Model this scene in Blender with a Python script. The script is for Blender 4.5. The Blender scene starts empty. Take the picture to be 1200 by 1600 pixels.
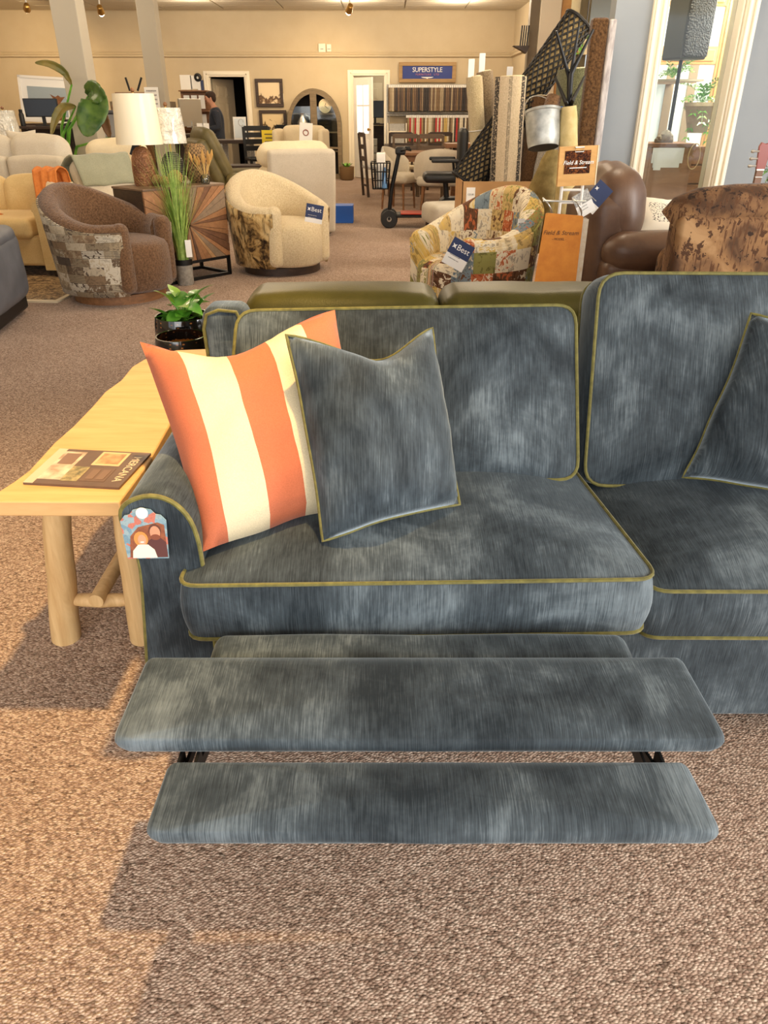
import bpy, math, random
from mathutils import Vector, Matrix, noise
random.seed(7)
R = math.radians
S = bpy.context.scene
COL = S.collection
# ---------------------------------------------------------------- camera
FPX = 1140.0; PITCH = R(28.85); CAMH = 1.35
cd = bpy.data.cameras.new('camera'); cam = bpy.data.objects.new('camera', cd); COL.objects.link(cam)
cd.sensor_fit = 'VERTICAL'; cd.sensor_height = 24.0; cd.lens = FPX / 1600 * 24.0
cd.clip_start = 0.05; cd.clip_end = 200
cam.location = (0, 0, CAMH); cam.rotation_euler = (R(90) - PITCH, 0, 0)
S.camera = cam
# ---------------------------------------------------------------- world, lights, exposure
wd = bpy.data.worlds.new('sky'); S.world = wd; wd.use_nodes = True
bg = wd.node_tree.nodes['Background']; bg.inputs[0].default_value = (0.95, 0.97, 1.0, 1); bg.inputs[1].default_value = 1.6
S.view_settings.view_transform = 'Standard'; S.view_settings.look = 'None'
S.view_settings.gamma = 1; S.view_settings.use_curve_mapping = False
S.view_settings.exposure = 0.0
def light(name, typ, loc, energy, col, target=None, **kw):
    l = bpy.data.lights.new(name, typ); l.energy = energy; l.color = col
    for k, v in kw.items(): setattr(l, k, v)
    o = bpy.data.objects.new(name, l); COL.objects.link(o); o.location = loc
    if target is not None:
        o.rotation_euler = (Vector(target) - Vector(loc)).to_track_quat('-Z', 'Y').to_euler()
    return o
WARM = (1.0, 0.72, 0.40); SOFTW = (1.0, 0.83, 0.62); DAY = (1.0, 0.97, 0.94)
light('storefront_daylight', 'AREA', (0.6, -3.3, 1.75), 260, DAY, (0.6, 6, 1.0), shape='RECTANGLE', size=9.0, size_y=2.5)
light('side_window_daylight', 'AREA', (6.7, 0.6, 1.8), 520, (1, .97, .93), (0, 2.4, .6), shape='RECTANGLE', size=5.0, size_y=2.4)
light('sofa_spot', 'SPOT', (0.0, 1.45, 3.02), 430, (1.0, .64, .25), (-1.25, 1.75, 0), spot_size=R(62), spot_blend=0.9, shadow_soft_size=0.05)
for lx, ly in [(-5, 6.2), (-1.6, 6.0), (1.4, 5.6), (-5, 9.6), (-1.8, 9.6), (1.2, 9.4), (-5, 13), (-1.5, 13), (1.5, 13.2), (-3.6, 16.2), (-.6, 16.4), (1.4, 16.6)]:
    light('ceiling_lamp', 'POINT', (lx, ly, 2.95), 62, SOFTW, shadow_soft_size=0.25)
light('vestibule_daylight', 'AREA', (4.2, 8.6, 2.3), 150, (1, .93, .82), (2.6, 7.6, .9), shape='RECTANGLE', size=1.6, size_y=1.2)
light('vestibule_fill', 'POINT', (3.0, 6.95, 2.85), 190, (1, .86, .66), shadow_soft_size=.2)  # unseen fill added to brighten the cabinet and papers behind the pane
light('back_office_lamp', 'POINT', (0.3, 20.3, 2.6), 45, (1, .95, .85), shadow_soft_size=0.3)

def ray(u, v):
    a = (u - 600) / FPX; b = (800 - v) / FPX
    return Vector((a, math.cos(PITCH) + b * math.sin(PITCH), -math.sin(PITCH) + b * math.cos(PITCH)))
def at(u, v, y):            # point of the place at depth y
    r = ray(u, v); t = y / r.y; return Vector((r.x * t, y, CAMH + r.z * t))
def onz(u, v, z=0.0):       # point of the place at height z
    r = ray(u, v); t = (z - CAMH) / r.z; return Vector((r.x * t, r.y * t, z))

# ---------------------------------------------------------------- mesh helpers
class MB:
    def __init__(s): s.v = []; s.f = []; s.uv = []
    def add(s, vs, fs, M=None, uv=None):
        n = len(s.v)
        for i, p in enumerate(vs):
            p = Vector(p); s.v.append(M @ p if M else p); s.uv.append(uv[i] if uv else (0, 0))
        s.f += [tuple(i + n for i in f) for f in fs]; return s
    def box(s, c, d, rz=0, M=None):
        x, y, z = d[0] / 2, d[1] / 2, d[2] / 2
        T = Matrix.Translation(c) @ Matrix.Rotation(rz, 4, 'Z')
        if M: T = M @ T
        return s.add([(-x,-y,-z),(x,-y,-z),(x,y,-z),(-x,y,-z),(-x,-y,z),(x,-y,z),(x,y,z),(-x,y,z)],
              [(0,3,2,1),(4,5,6,7),(0,1,5,4),(1,2,6,5),(2,3,7,6),(3,0,4,7)], T)
    def bb(s, x0, x1, y0, y1, z0, z1, M=None):
        return s.box(((x0+x1)/2, (y0+y1)/2, (z0+z1)/2), (x1-x0, y1-y0, z1-z0), 0, M)
    def bar(s, a, b, w, h=None):
        a = Vector(a); b = Vector(b); d = b - a; q = d.to_track_quat('Z', 'Y').to_matrix().to_4x4()
        return s.box((0, 0, 0), (w, h or w, d.length), 0, Matrix.Translation((a + b) / 2) @ q)
    def tube(s, pts, r, n=8, closed=False, caps=True):
        pts = [Vector(p) for p in pts]; k = len(pts); rs = r if isinstance(r, (list, tuple)) else [r] * k
        up = None; rings = []
        for i in range(k):
            if closed: t = pts[(i+1) % k] - pts[i-1]
            else: t = pts[min(i+1, k-1)] - pts[max(i-1, 0)]
            t = t.normalized() if t.length > 1e-9 else Vector((0,0,1))
            if up is None:
                up = Vector((0,0,1)) if abs(t.z) < .9 else Vector((1,0,0))
            up = (up - t * up.dot(t))
            up = up.normalized() if up.length > 1e-6 else t.orthogonal().normalized()
            w = t.cross(up)
            rings.append([pts[i] + (up * math.cos(a) + w * math.sin(a)) * rs[i] for a in [2*math.pi*j/n for j in range(n)]])
        return s.loft(rings, closed, caps and not closed)
    def loft(s, rings, closed=False, caps=True, uvs=None):
        n = len(rings[0]); vs = [p for g in rings for p in g]; fs = []
        m = len(rings)
        for i in range(m if closed else m - 1):
            a = i * n; b = ((i + 1) % m) * n
            for j in range(n):
                j2 = (j + 1) % n; fs.append((a + j, a + j2, b + j2, b + j))
        if caps:
            fs.append(tuple(range(n - 1, -1, -1))); fs.append(tuple(range((m-1)*n, m*n)))
        return s.add(vs, fs, None, uvs)
    def lathe(s, prof, n=24, c=(0,0,0), M=None, caps=True, sx=1, sy=1):
        T = Matrix.Translation(c)
        if M: T = M @ T
        rings = [[T @ Vector((r*sx*math.cos(2*math.pi*j/n), r*sy*math.sin(2*math.pi*j/n), z)) for j in range(n)] for r, z in prof]
        return s.loft(rings, False, caps)
    def prism(s, poly, z0, z1, M=None):
        n = len(poly)
        vs = [(x, y, z0) for x, y in poly] + [(x, y, z1) for x, y in poly]
        fs = [tuple(range(n-1, -1, -1)), tuple(range(n, 2*n))] + [(i, (i+1) % n, n+(i+1) % n, n+i) for i in range(n)]
        return s.add(vs, fs, M)
    def grid(s, fn, nu, nv, M=None, cu=False, cv=False):
        vs = []; uv = []
        for i in range(nu + 1):
            for j in range(nv + 1):
                vs.append(fn(i / nu, j / nv)); uv.append((i / nu, j / nv))
        fs = [(i*(nv+1)+j, (i+1)*(nv+1)+j, (i+1)*(nv+1)+j+1, i*(nv+1)+j+1) for i in range(nu) for j in range(nv)]
        return s.add(vs, fs, M, uv)
    def ball(s, c, r, n=12, sc=(1,1,1), M=None):
        pr = [(max(math.sin(math.pi*i/(n)), .004), -math.cos(math.pi*i/(n))) for i in range(n+1)]
        T = Matrix.Translation(c) @ Matrix.Diagonal((r*sc[0], r*sc[1], r*sc[2], 1))
        return s.lathe(pr, int(n*1.5), (0,0,0), (M @ T) if M else T)
    def rbox(s, c, d, r=.05, bulge=0.0, M=None, n=6, wr=0.0, bz=None):
        """soft upholstered block: rounded corners, puffed faces"""
        hx = [d[0]/2, d[1]/2, d[2]/2]; r = min(r, min(hx) * .99)
        T = Matrix.Translation(c)
        if M: T = M @ T
        def ax(h):
            k = 4; e = [h - r + r * math.tan(math.pi/4*i/k) for i in range(k + 1)]
            inn = [(-1 + 2*i/n) * (h - r) for i in range(1, n)]
            return [-q for q in reversed(e)] + inn + e
        A = [ax(h) for h in hx]; seed = Vector((c[0]*3.1, c[1]*2.7, c[2]*1.9))
        bl = (bulge, bulge, bulge if bz is None else bz)
        for axis in range(3):
            b1, b2 = (axis + 1) % 3, (axis + 2) % 3
            for sg in (-1, 1):
                vs = []; n1, n2 = len(A[b1]), len(A[b2])
                for p in A[b1]:
                    for q in A[b2]:
                        P = [0, 0, 0]; P[axis] = sg * hx[axis]; P[b1] = p; P[b2] = q
                        I = [max(-(hx[i]-r), min(hx[i]-r, P[i])) for i in range(3)]
                        dv = Vector([P[i]-I[i] for i in range(3)])
                        dv.normalize(); Q = Vector(I) + dv * r
                        N = [Q[i]/hx[i] for i in range(3)]
                        for i in range(3):
                            j, k2 = (i+1) % 3, (i+2) % 3
                            Q[i] += bl[i] * N[i] * max(0, 1-N[j]**2) * max(0, 1-N[k2]**2)
                        if wr: Q += dv * wr * noise.noise(Q * 7 + seed)
                        vs.append(Q)
                fs = []
                for i in range(n1-1):
                    for j in range(n2-1):
                        a = i*n2+j; fq = (a, a+n2, a+n2+1, a+1)
                        fs.append(fq if sg > 0 else fq[::-1])
                s.add(vs, fs, T)
        return s
    def build(s, name, mat, parent=None, smooth=True, angle=38, bevel=0, world=False, weld=False, sub=0, kind=None, label=None):
        vs = s.v
        if world and parent is not None:
            Mi = (Matrix.Translation(parent.location) @ parent.rotation_euler.to_matrix().to_4x4()).inverted()
            if parent.parent is not None:
                g = parent.parent
                Mi = Mi @ (Matrix.Translation(g.location) @ g.rotation_euler.to_matrix().to_4x4()).inverted()
            vs = [Mi @ p for p in vs]
        me = bpy.data.meshes.new(name); me.from_pydata([tuple(p) for p in vs], [], s.f)
        if any(u != (0, 0) for u in s.uv):
            ul = me.uv_layers.new(name='UVMap')
            for lp in me.loops: ul.data[lp.index].uv = s.uv[lp.vertex_index]
        if weld:
            import bmesh
            bm = bmesh.new(); bm.from_mesh(me); bmesh.ops.remove_doubles(bm, verts=bm.verts, dist=1e-5)
            bmesh.ops.recalc_face_normals(bm, faces=bm.faces); bm.to_mesh(me); bm.free()
        me.materials.append(mat); me.update()
        if smooth:
            me.polygons.foreach_set('use_smooth', [True] * len(me.polygons)); me.set_sharp_from_angle(angle=R(angle))
        o = bpy.data.objects.new(name, me); COL.objects.link(o)
        if parent is not None: o.parent = parent
        if bevel:
            b = o.modifiers.new('bevel', 'BEVEL'); b.width = bevel; b.segments = 2; b.limit_method = 'ANGLE'
        if sub:
            b = o.modifiers.new('sub', 'SUBSURF'); b.levels = sub; b.render_levels = sub
        if kind: o['kind'] = kind
        if label: o['label'] = label
        return o
def tag(o, label, cat, group=None):
    o['label'] = label; o['category'] = cat
    if group: o['group'] = group
    return o
def thing(name, label, cat, loc=(0,0,0), rz=0, group=None):
    o = bpy.data.objects.new(name, None); COL.objects.link(o); o.empty_display_size = .1
    o.location = loc; o.rotation_euler = (0, 0, rz); return tag(o, label, cat, group)
def struct(o): o['kind'] = 'structure'; return o
def copy_tree(o, parent=None):
    c = o.copy(); COL.objects.link(c); c.parent = parent
    for ch in list(o.children): copy_tree(ch, c)
    return c
def TR(loc=(0,0,0), rx=0, ry=0, rz=0):
    return Matrix.Translation(loc) @ Matrix.Rotation(rz, 4, 'Z') @ Matrix.Rotation(ry, 4, 'Y') @ Matrix.Rotation(rx, 4, 'X')
def text(name, body, size, mat, parent, M, ext=.0008, align='CENTER', spacing=1.0, shear=0.0, world=False, label=None):
    cu = bpy.data.curves.new('txt', 'FONT'); cu.body = body; cu.size = size; cu.extrude = ext; cu.shear = shear
    cu.align_x = align; cu.align_y = 'CENTER'; cu.space_character = spacing; cu.resolution_u = 3
    t = bpy.data.objects.new('txt', cu); COL.objects.link(t)
    me = bpy.data.meshes.new_from_object(t.evaluated_get(bpy.context.evaluated_depsgraph_get()))
    bpy.data.objects.remove(t); bpy.data.curves.remove(cu)
    me.transform(M)
    if world and parent is not None: me.transform((Matrix.Translation(parent.location) @ parent.rotation_euler.to_matrix().to_4x4()).inverted())
    me.materials.clear(); me.materials.append(mat)
    o = bpy.data.objects.new(name, me); COL.objects.link(o); o.parent = parent
    if label: o['label'] = label
    return o
def round_poly(pts, r, seg=5, sub=8):
    """closed 2-D outline with rounded corners and evenly cut sides"""
    out = []; n = len(pts); cs = []
    for i in range(n):
        p0, p, p1 = Vector(pts[i-1]), Vector(pts[i]), Vector(pts[(i+1) % n])
        a = (p0 - p).normalized(); b = (p1 - p).normalized(); rr = r[i] if isinstance(r, (list, tuple)) else r
        arc = []
        for k in range(seg + 1):
            t = k / seg; arc.append((p + a*rr) * (1-t)**2 + p * 2*t*(1-t) + (p + b*rr) * t*t)
        cs.append(arc)
    for i in range(n):
        out += cs[i]; e = cs[i][-1]; g = cs[(i+1) % n][0]
        out += [e.lerp(g, k / sub) for k in range(1, sub)]
    return out
def slab_cushion(corners, T, r=.04, crown=.04, crown_back=.02, bulge=.008, wr=.004, seed=0, rings=9, pipe=.0046):
    """box cushion on a quad of corners (BL, BR, TR, TL of its front face); returns body MB, piping MB"""
    BL, BR, TR_, TL = [Vector(c) for c in corners]; O = (BL+BR+TR_+TL)/4
    ex = ((BR-BL)+(TR_-TL)).normalized(); up = ((TL-BL)+(TR_-BR)); n = ex.cross(up).normalized(); ez = n.cross(ex).normalized()
    P2 = [Vector(((c-O).dot(ex), (c-O).dot(ez))) for c in (BL, BR, TR_, TL)]
    loop = round_poly(P2, r); sd = Vector((seed*5.3, seed*2.1, seed))
    def pt(q, h): return O + ex*q.x + ez*q.y + n*h
    def w(p): return n * wr * (noise.noise(p*6+sd) + .5*noise.noise(p*15+sd))
    R_ = []
    for k in range(rings):
        sc = .02 + .98*math.sin(math.pi/2*k/(rings-1)); h = crown*(1 - sc**3)
        g = [pt(q*sc, h) for q in loop]; R_.append([p + w(p)*(1-sc**8) for p in g])
    edge_f = R_[-1]
    for k in range(1, 6):
        t = k/6; R_.append([pt(q*(1 + bulge*math.sin(math.pi*t)/max(q.length,.05)), -T*t) for q in loop])
    edge_b = [pt(q, -T) for q in loop]; R_.append(edge_b)
    for k in range(rings-2, -1, -1):
        sc = .02 + .98*math.sin(math.pi/2*k/(rings-1)); R_.append([pt(q*sc, -T - crown_back*(1-sc**3)) for q in loop])
    b = MB(); b.loft(R_); p = MB()
    if pipe:
        for e, sg in ((edge_f, 1), (edge_b, -1)):
            p.tube([c + (c-O).normalized()*.001 + n*.001*sg for c in e], pipe, 7, closed=True)
    return b, p
def pillow(corners, T=.07, dent=.0, pinch=.07, N=22, wr=.006, seed=1, chop=0, pipe=.0036, skew=0):
    BL, BR, TR_, TL = [Vector(c) for c in corners]; n0 = (BR-BL).cross(TL-BL).normalized()
    sd = Vector((seed*3.7, seed, seed*1.3))
    def P(u, v, side):
        a, b = 2*u-1, 2*v-1
        a2 = a*(1 - pinch*(1-b*b)); b2 = b*(1 - pinch*(1-a*a))
        if chop: b2 -= chop*math.exp(-((a-skew)*1.7)**2)*(1-a**6)*max(0, v)**3
        U, V = (a2+1)/2, (b2+1)/2
        p = (BL*(1-U)+BR*U)*(1-V) + (TL*(1-U)+TR_*U)*V
        th = T*((1-a*a)*(1-b*b))**.46
        q = p + n0*side*th
        q += (BR-BL)*.016*noise.noise(q*7+sd) + (TL-BL)*.016*noise.noise(q*8-sd)
        return q + n0*wr*(noise.noise(q*11+sd) + .6*noise.noise(q*25+sd))*min(1, th/T*2)
    m = MB()
    m.grid(lambda u, v: P(u, v, 1), N, N); m.grid(lambda u, v: P(1-u, v, -1), N, N)
    for k in range((N+1)*(N+1), len(m.uv)): m.uv[k] = (1-m.uv[k][0], m.uv[k][1])
    pp = MB()
    if pipe:
        e = [(i/N, 0) for i in range(N)] + [(1, i/N) for i in range(N)] + [(1-i/N, 1) for i in range(N)] + [(0, 1-i/N) for i in range(N)]
        pp.tube([P(u, v, 0) for u, v in e], pipe, 6, closed=True)
    return m, pp

# ---------------------------------------------------------------- materials
def lin(c):
    return tuple(((x/255)/12.92 if x/255 <= .04045 else ((x/255+.055)/1.055)**2.4) for x in c) + (1,)
class NT:
    def __init__(s, name):
        s.m = bpy.data.materials.new(name); s.m.use_nodes = True; s.t = s.m.node_tree; s.b = s.t.nodes['Principled BSDF']; s._c = {}
    def n(s, typ, ins=None, **kw):
        o = s.t.nodes.new('ShaderNode' + typ)
        for k, v in kw.items(): setattr(o, k, v)
        for k, v in (ins or {}).items(): s.set(o, k, v)
        return o
    def set(s, o, k, v):
        i = o.inputs[k]
        if isinstance(v, bpy.types.NodeSocket): s.t.links.new(v, i)
        else: i.default_value = v
    def co(s, kind='Object', scale=(1,1,1), rot=(0,0,0)):
        tc = s.n('TexCoord'); mp = s.n('Mapping', {'Scale': scale, 'Rotation': rot}); s.t.links.new(tc.outputs[kind], mp.inputs[0]); return mp.outputs[0]
    def noise(s, co, scale, detail=3, rough=.55, dist=0): 
        return s.n('TexNoise', {'Vector': co, 'Scale': scale, 'Detail': detail, 'Roughness': rough, 'Distortion': dist}).outputs['Fac']
    def ramp(s, fac, stops, const=False):
        r = s.n('ValToRGB'); s.t.links.new(fac, r.inputs[0]); e = r.color_ramp
        if const: e.interpolation = 'CONSTANT'
        while len(e.elements) < len(stops): e.elements.new(.5)
        for el, (p, c) in zip(e.elements, stops): el.position = p; el.color = lin(c)
        return r.outputs[0]
    def mix(s, fac, a, b, mode='MIX'):
        o = s.n('Mix', data_type='RGBA', blend_type=mode); s.set(o, 0, fac); s.set(o, 6, a); s.set(o, 7, b); return o.outputs[2]
    def math(s, op, a, b=0.0, c=None):
        o = s.n('Math', operation=op); s.set(o, 0, a); s.set(o, 1, b)
        if c is not None: s.set(o, 2, c)
        return o.outputs[0]
    def bump(s, h, strength=.3, dist=.01):
        b = s.n('Bump', {'Height': h, 'Strength': strength, 'Distance': dist}); s.t.links.new(b.outputs[0], s.b.inputs['Normal'])
    def fin(s, col=None, rough=.6, metal=0, sheen=0, coat=0, spec=.5, sheen_tint=None, trans=0, emit=None, estr=0):
        b = s.b
        if col is not None: s.set(b, 'Base Color', col)
        s.set(b, 'Roughness', rough); s.set(b, 'Metallic', metal); s.set(b, 'Sheen Weight', sheen); s.set(b, 'Coat Weight', coat)
        s.set(b, 'Specular IOR Level', spec); s.set(b, 'Transmission Weight', trans)
        if sheen: s.set(b, 'Sheen Roughness', .35)
        if sheen_tint: s.set(b, 'Sheen Tint', lin(sheen_tint))
        if emit: s.set(b, 'Emission Color', lin(emit)); s.set(b, 'Emission Strength', estr)
        return s.m
def mat(name, c, c2=None, scale=10, stretch=(1,1,1), rough=.6, bump=0, bscale=60, bdist=.004, detail=3, **kw):
    t = NT(name); col = lin(c)
    if c2 is not None:
        f = t.noise(t.co('Object', stretch), scale, detail); col = t.ramp(f, [(.32, c), (.68, c2)])
    if bump: t.bump(t.noise(t.co(), bscale, 3), bump, bdist)
    return t.fin(col, rough, **kw)
def velvet(name, d, l, vert=2):
    """brushed chenille: pale nap patches over a dark ground, fine vertical ribs"""
    t = NT(name)
    st = [(1,1,1), (1,1,1), (1,1,1)]
    ribs = (500, 20, 17)
    a = t.noise(t.co('Object', (4.2, 3.8, 3.2)), 1.0, 6, .6, .6)
    b = t.noise(t.co('Object', ribs), 1.0, 2)
    c = t.noise(t.co('Object', (16, 13, 9)), 1.0, 4, .65)
    f = t.math('ADD', t.math('MULTIPLY', a, .56), t.math('ADD', t.math('MULTIPLY', b, .24), t.math('MULTIPLY', c, .22)))
    mid = tuple(x + (y-x)*.36 for x, y in zip(d, l))
    col = t.ramp(f, [(.42, d), (.53, mid), (.68, l)])
    t.bump(b, .25, .003)
    return t.fin(col, .75, sheen=.55, sheen_tint=(190, 205, 215), spec=.25)
def leather(name, c, c2, rough=.38, sc=220, spec=.5):
    t = NT(name); f = t.noise(t.co(), 6, 4); col = t.ramp(f, [(.3, c), (.7, c2)])
    v = t.n('TexVoronoi', {'Vector': t.co(), 'Scale': sc}); t.bump(v.outputs['Distance'], .18, .002)
    return t.fin(col, rough, spec=spec)
def weave(name, c, c2, sc=240, rough=.85, sheen=.2, bump=.35):
    t = NT(name); f = t.noise(t.co('Object', (sc, sc, sc*.6)), 1, 2); g = t.noise(t.co(), 5, 3)
    col = t.ramp(t.math('ADD', t.math('MULTIPLY', f, .6), t.math('MULTIPLY', g, .4)), [(.3, c), (.7, c2)])
    t.bump(f, bump, .002); return t.fin(col, rough, sheen=sheen, spec=.2)
def plush(name, c, c2, sc=70):
    t = NT(name); f = t.noise(t.co(), sc, 4, .7); col = t.ramp(f, [(.3, c), (.72, c2)])
    t.bump(f, .9, .012); return t.fin(col, .95, sheen=.35, spec=.1)
def cells(name, pal, sc=(9,9,9), dark=(40,34,30), coords='Object', detail=.5, metric='CHEBYCHEV', rough=.85, ink=45, edge=.035):
    """printed patchwork: random blocks of colour with drawn marks inside"""
    t = NT(name); co = t.co(coords, sc)
    v = t.n('TexVoronoi', {'Vector': co, 'Scale': 1.0, 'Randomness': .8}, distance=metric)
    sep = t.n('SeparateColor'); t.t.links.new(v.outputs['Color'], sep.inputs[0])
    k = len(pal); col = t.ramp(sep.outputs[0], [(i/k, p) for i, p in enumerate(pal)], True)
    nz = t.noise(t.co(coords, tuple(x*.35 for x in sc)), 9, 5, .65, 1.2)
    shade = t.ramp(nz, [(.40, dark), (.50, (235, 232, 225))])
    col = t.mix(detail, col, shade, 'MULTIPLY')
    v2 = t.n('TexVoronoi', {'Vector': co, 'Scale': 1.0, 'Randomness': .8}, distance=metric, feature='F2')
    dd = t.math('SUBTRACT', v2.outputs['Distance'], v.outputs['Distance'])
    col = t.mix(t.math('LESS_THAN', dd, edge), col, lin(dark))
    t.bump(t.noise(t.co(coords), 300, 2), .2, .002)
    return t.fin(col, rough, spec=.2, sheen=.1)
def patchgrid(name, pal, w, h, dark=(70,54,44), detail=.5, jit=.5, rough=.85, lines=0.0, nsc=26):
    """printed blocks in rows: every block its own colour and drawing"""
    t = NT(name); sx = t.n('SeparateXYZ'); t.t.links.new(t.co('UV'), sx.inputs[0])
    y = t.math('DIVIDE', sx.outputs[1], h); row = t.math('FLOOR', y)
    wr = t.n('TexWhiteNoise', noise_dimensions='1D'); t.t.links.new(row, wr.inputs['W'])
    x = t.math('ADD', t.math('DIVIDE', sx.outputs[0], w), t.math('MULTIPLY', wr.outputs['Value'], 3.7)); colm = t.math('FLOOR', x)
    cv = t.n('CombineXYZ', {'X': colm, 'Y': row}); wn = t.n('TexWhiteNoise', noise_dimensions='3D'); t.t.links.new(cv.outputs[0], wn.inputs['Vector'])
    k = len(pal); col = t.ramp(wn.outputs['Value'], [(i/k, p) for i, p in enumerate(pal)], True)
    sep = t.n('SeparateColor'); t.t.links.new(wn.outputs['Color'], sep.inputs[0])
    nv = t.n('CombineXYZ', {'X': t.math('ADD', sx.outputs[0], t.math('MULTIPLY', sep.outputs[1], 5)), 'Y': t.math('MULTIPLY', sx.outputs[1], 1.0), 'Z': sep.outputs[2]})
    nz = t.noise(nv.outputs[0], nsc, 5, .62, .8)
    col2 = t.ramp(t.math('FRACT', t.math('MULTIPLY', wn.outputs['Value'], 7.3)), [(i/k, p) for i, p in enumerate(pal[::-1])], True)
    col = t.mix(t.math('GREATER_THAN', nz, .56), col, col2)
    col = t.mix(detail, col, t.ramp(nz, [(.40, dark), (.45, (240,238,232))]), 'MULTIPLY')
    if lines:
        st = t.math('FRACT', t.math('MULTIPLY', sx.outputs[1], lines)); col = t.mix(t.math('MULTIPLY', t.math('LESS_THAN', st, .3), t.math('GREATER_THAN', sep.outputs[1], .45)), col, lin(dark))
    t.bump(t.noise(t.co(), 300, 2), .2, .002)
    return t.fin(col, rough, spec=.2, sheen=.1)
def cyl_uv(mb, r=.45):
    mb.uv = [(math.atan2(p.x, p.y)*r + 3, p.z + .7*(1-min(1, math.hypot(p.x, p.y)/r)) + .01) for p in mb.v]; return mb
def print_cloth(name, base, mid, dark, sc=6, light=None):
    t = NT(name); a = t.noise(t.co(), sc, 5, .6, 1.0); b = t.noise(t.co('Object', (1,1,.35)), sc*2.6, 6, .68, .8)
    col = t.ramp(a, [(.38, dark), (.46, mid), (.56, base), (.70, light or base)])
    col = t.mix(.8, col, t.ramp(b, [(.42, (70,58,48)), (.52, (240,238,232))]), 'MULTIPLY')
    return t.fin(col, .85, spec=.2, sheen=.1)
def glass(name, tint=(235,240,240), alpha=.12, rough=.05):
    t = NT(name); m = t.m
    tr = t.n('BsdfTransparent', {'Color': lin(tint)}); gl = t.n('BsdfGlossy', {'Roughness': rough}); fr = t.n('Fresnel', {'IOR': 1.22})
    mx = t.n('MixShader'); f = t.math('ADD', fr.outputs[0], alpha*.3)
    t.t.links.new(f, mx.inputs[0]); t.t.links.new(tr.outputs[0], mx.inputs[1]); t.t.links.new(gl.outputs[0], mx.inputs[2])
    t.t.links.new(mx.outputs[0], t.t.nodes['Material Output'].inputs['Surface']); return m
def wood(name, c, c2, sc=(3,30,30), rough=.5, coat=0):
    t = NT(name); f = t.noise(t.co('Object', sc), 1.5, 5, .6, .6); col = t.ramp(f, [(.3, c), (.7, c2)])
    t.bump(f, .12, .003); return t.fin(col, rough, coat=coat)

M = {}
M['velvet'] = velvet('blue_velvet', (31,39,45), (118,130,137))
M['piping'] = mat('olive_piping', (116,110,52), (88,84,36), 60, rough=.7, sheen=.3)
M['velvet_olive'] = velvet('olive_velvet', (70,66,46), (120,112,82))
M['black'] = mat('black_metal', (18,17,17), rough=.45, metal=.3)
M['blackplastic'] = mat('black_plastic', (22,22,23), rough=.5)
M['table'] = wood('pale_pine', (206,160,102), (224,182,124), (2.5,22,22), .55)
M['tableside'] = wood('pine_edge', (196,156,92), (222,184,120), (14,14,3), .6)
M['log'] = wood('peeled_log', (190,152,100), (220,188,136), (26,26,3), .6)
M['cream'] = weave('cream_weave', (214,196,160), (236,222,190))
M['creamsofa'] = weave('tan_sofa_weave', (206,176,120), (228,202,148), 160)
M['ivory'] = weave('ivory_weave', (192,181,160), (214,204,186), 160)
M['white'] = mat('white_paint', (238,234,226), rough=.5)
M['trim'] = mat('cream_trim', (236,226,204), rough=.45)
M['wall'] = mat('cream_wall', (196,178,146), (201,184,153), 3, rough=.8, bump=.1, bscale=120)
M['greywall'] = mat('grey_wall', (136,142,146), (140,146,150), 3, rough=.75)
M['ceil'] = mat('ceiling_tile', (214,204,184), (198,188,168), 120, rough=.9, bump=.3, bscale=200)
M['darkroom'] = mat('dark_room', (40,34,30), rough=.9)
M['paper'] = mat('white_paper', (240,238,232), rough=.7)
M['greyprint'] = mat('grey_print', (120,118,114), (200,198,192), 90, rough=.7)
M['navy'] = mat('navy_card', (34,50,92), rough=.5)
M['signblue'] = mat('sign_blue', (30,52,128), rough=.5)
M['signwood'] = wood('sign_wood', (150,118,72), (176,142,92), (3,30,30))
M['darkwood'] = wood('dark_wood', (44,32,24), (70,50,36), (3,24,24), .5)
M['midwood'] = wood('brown_wood', (110,72,42), (146,100,60), (3,24,24), .5)
M['greywood'] = wood('grey_wood', (98,84,62), (128,110,84), (3,24,24), .6)
M['screen'] = mat('screen', (10,10,12), rough=.15)
M['metal'] = mat('brushed_metal', (190,188,182), rough=.35, metal=.9)
M['steel'] = mat('galvanised', (196,198,192), (150,152,148), 14, rough=.42, metal=.55)
M['brass'] = mat('brass', (190,150,80), rough=.35, metal=.9)
M['bulb'] = NT('lamp_glow').fin(lin((255,240,210)), .5, emit=(255,232,190), estr=26)
M['glass'] = glass('clear_glass')
M['olive'] = leather('olive_leather', (64,60,22), (86,80,34), .42, spec=.22)
M['oliverec'] = leather('olive_recliner', (84,76,44), (112,100,60), .5)
M['greylea'] = leather('grey_leather', (78,80,86), (96,98,104), .5)
M['brownlea'] = leather('brown_leather', (84,60,46), (112,84,64), .40)
M['plushbrown'] = plush('brown_plush', (78,54,36), (136,104,76))
M['plushcream'] = plush('cream_boucle', (204,180,136), (240,224,188), 90)
M['leaf'] = mat('leaf', (60,130,34), (120,180,60), 12, rough=.35, coat=.2)
M['leafdark'] = mat('banana_leaf', (38,74,26), (84,112,40), 8, rough=.4)
M['leafbrown'] = mat('leaf_aged', (92,92,36), (130,112,52), 8, rough=.5)
M['grass'] = mat('grass_blade', (120,156,62), (184,210,112), 20, rough=.5)
M['soil'] = mat('soil', (50,36,26), rough=1)
M['orange'] = mat('orange_throw', (214,130,60), (196,112,46), 40, rough=.9, bump=.4)
M['cardboard'] = mat('cardboard', (176,134,86), (190,148,98), 6, rough=.8)
M['kraft'] = mat('sample_cover', (206,132,46), (190,114,36), 18, rough=.75, bump=.15, bscale=300)
M['skin'] = mat('skin', (196,140,110), rough=.55)
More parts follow.
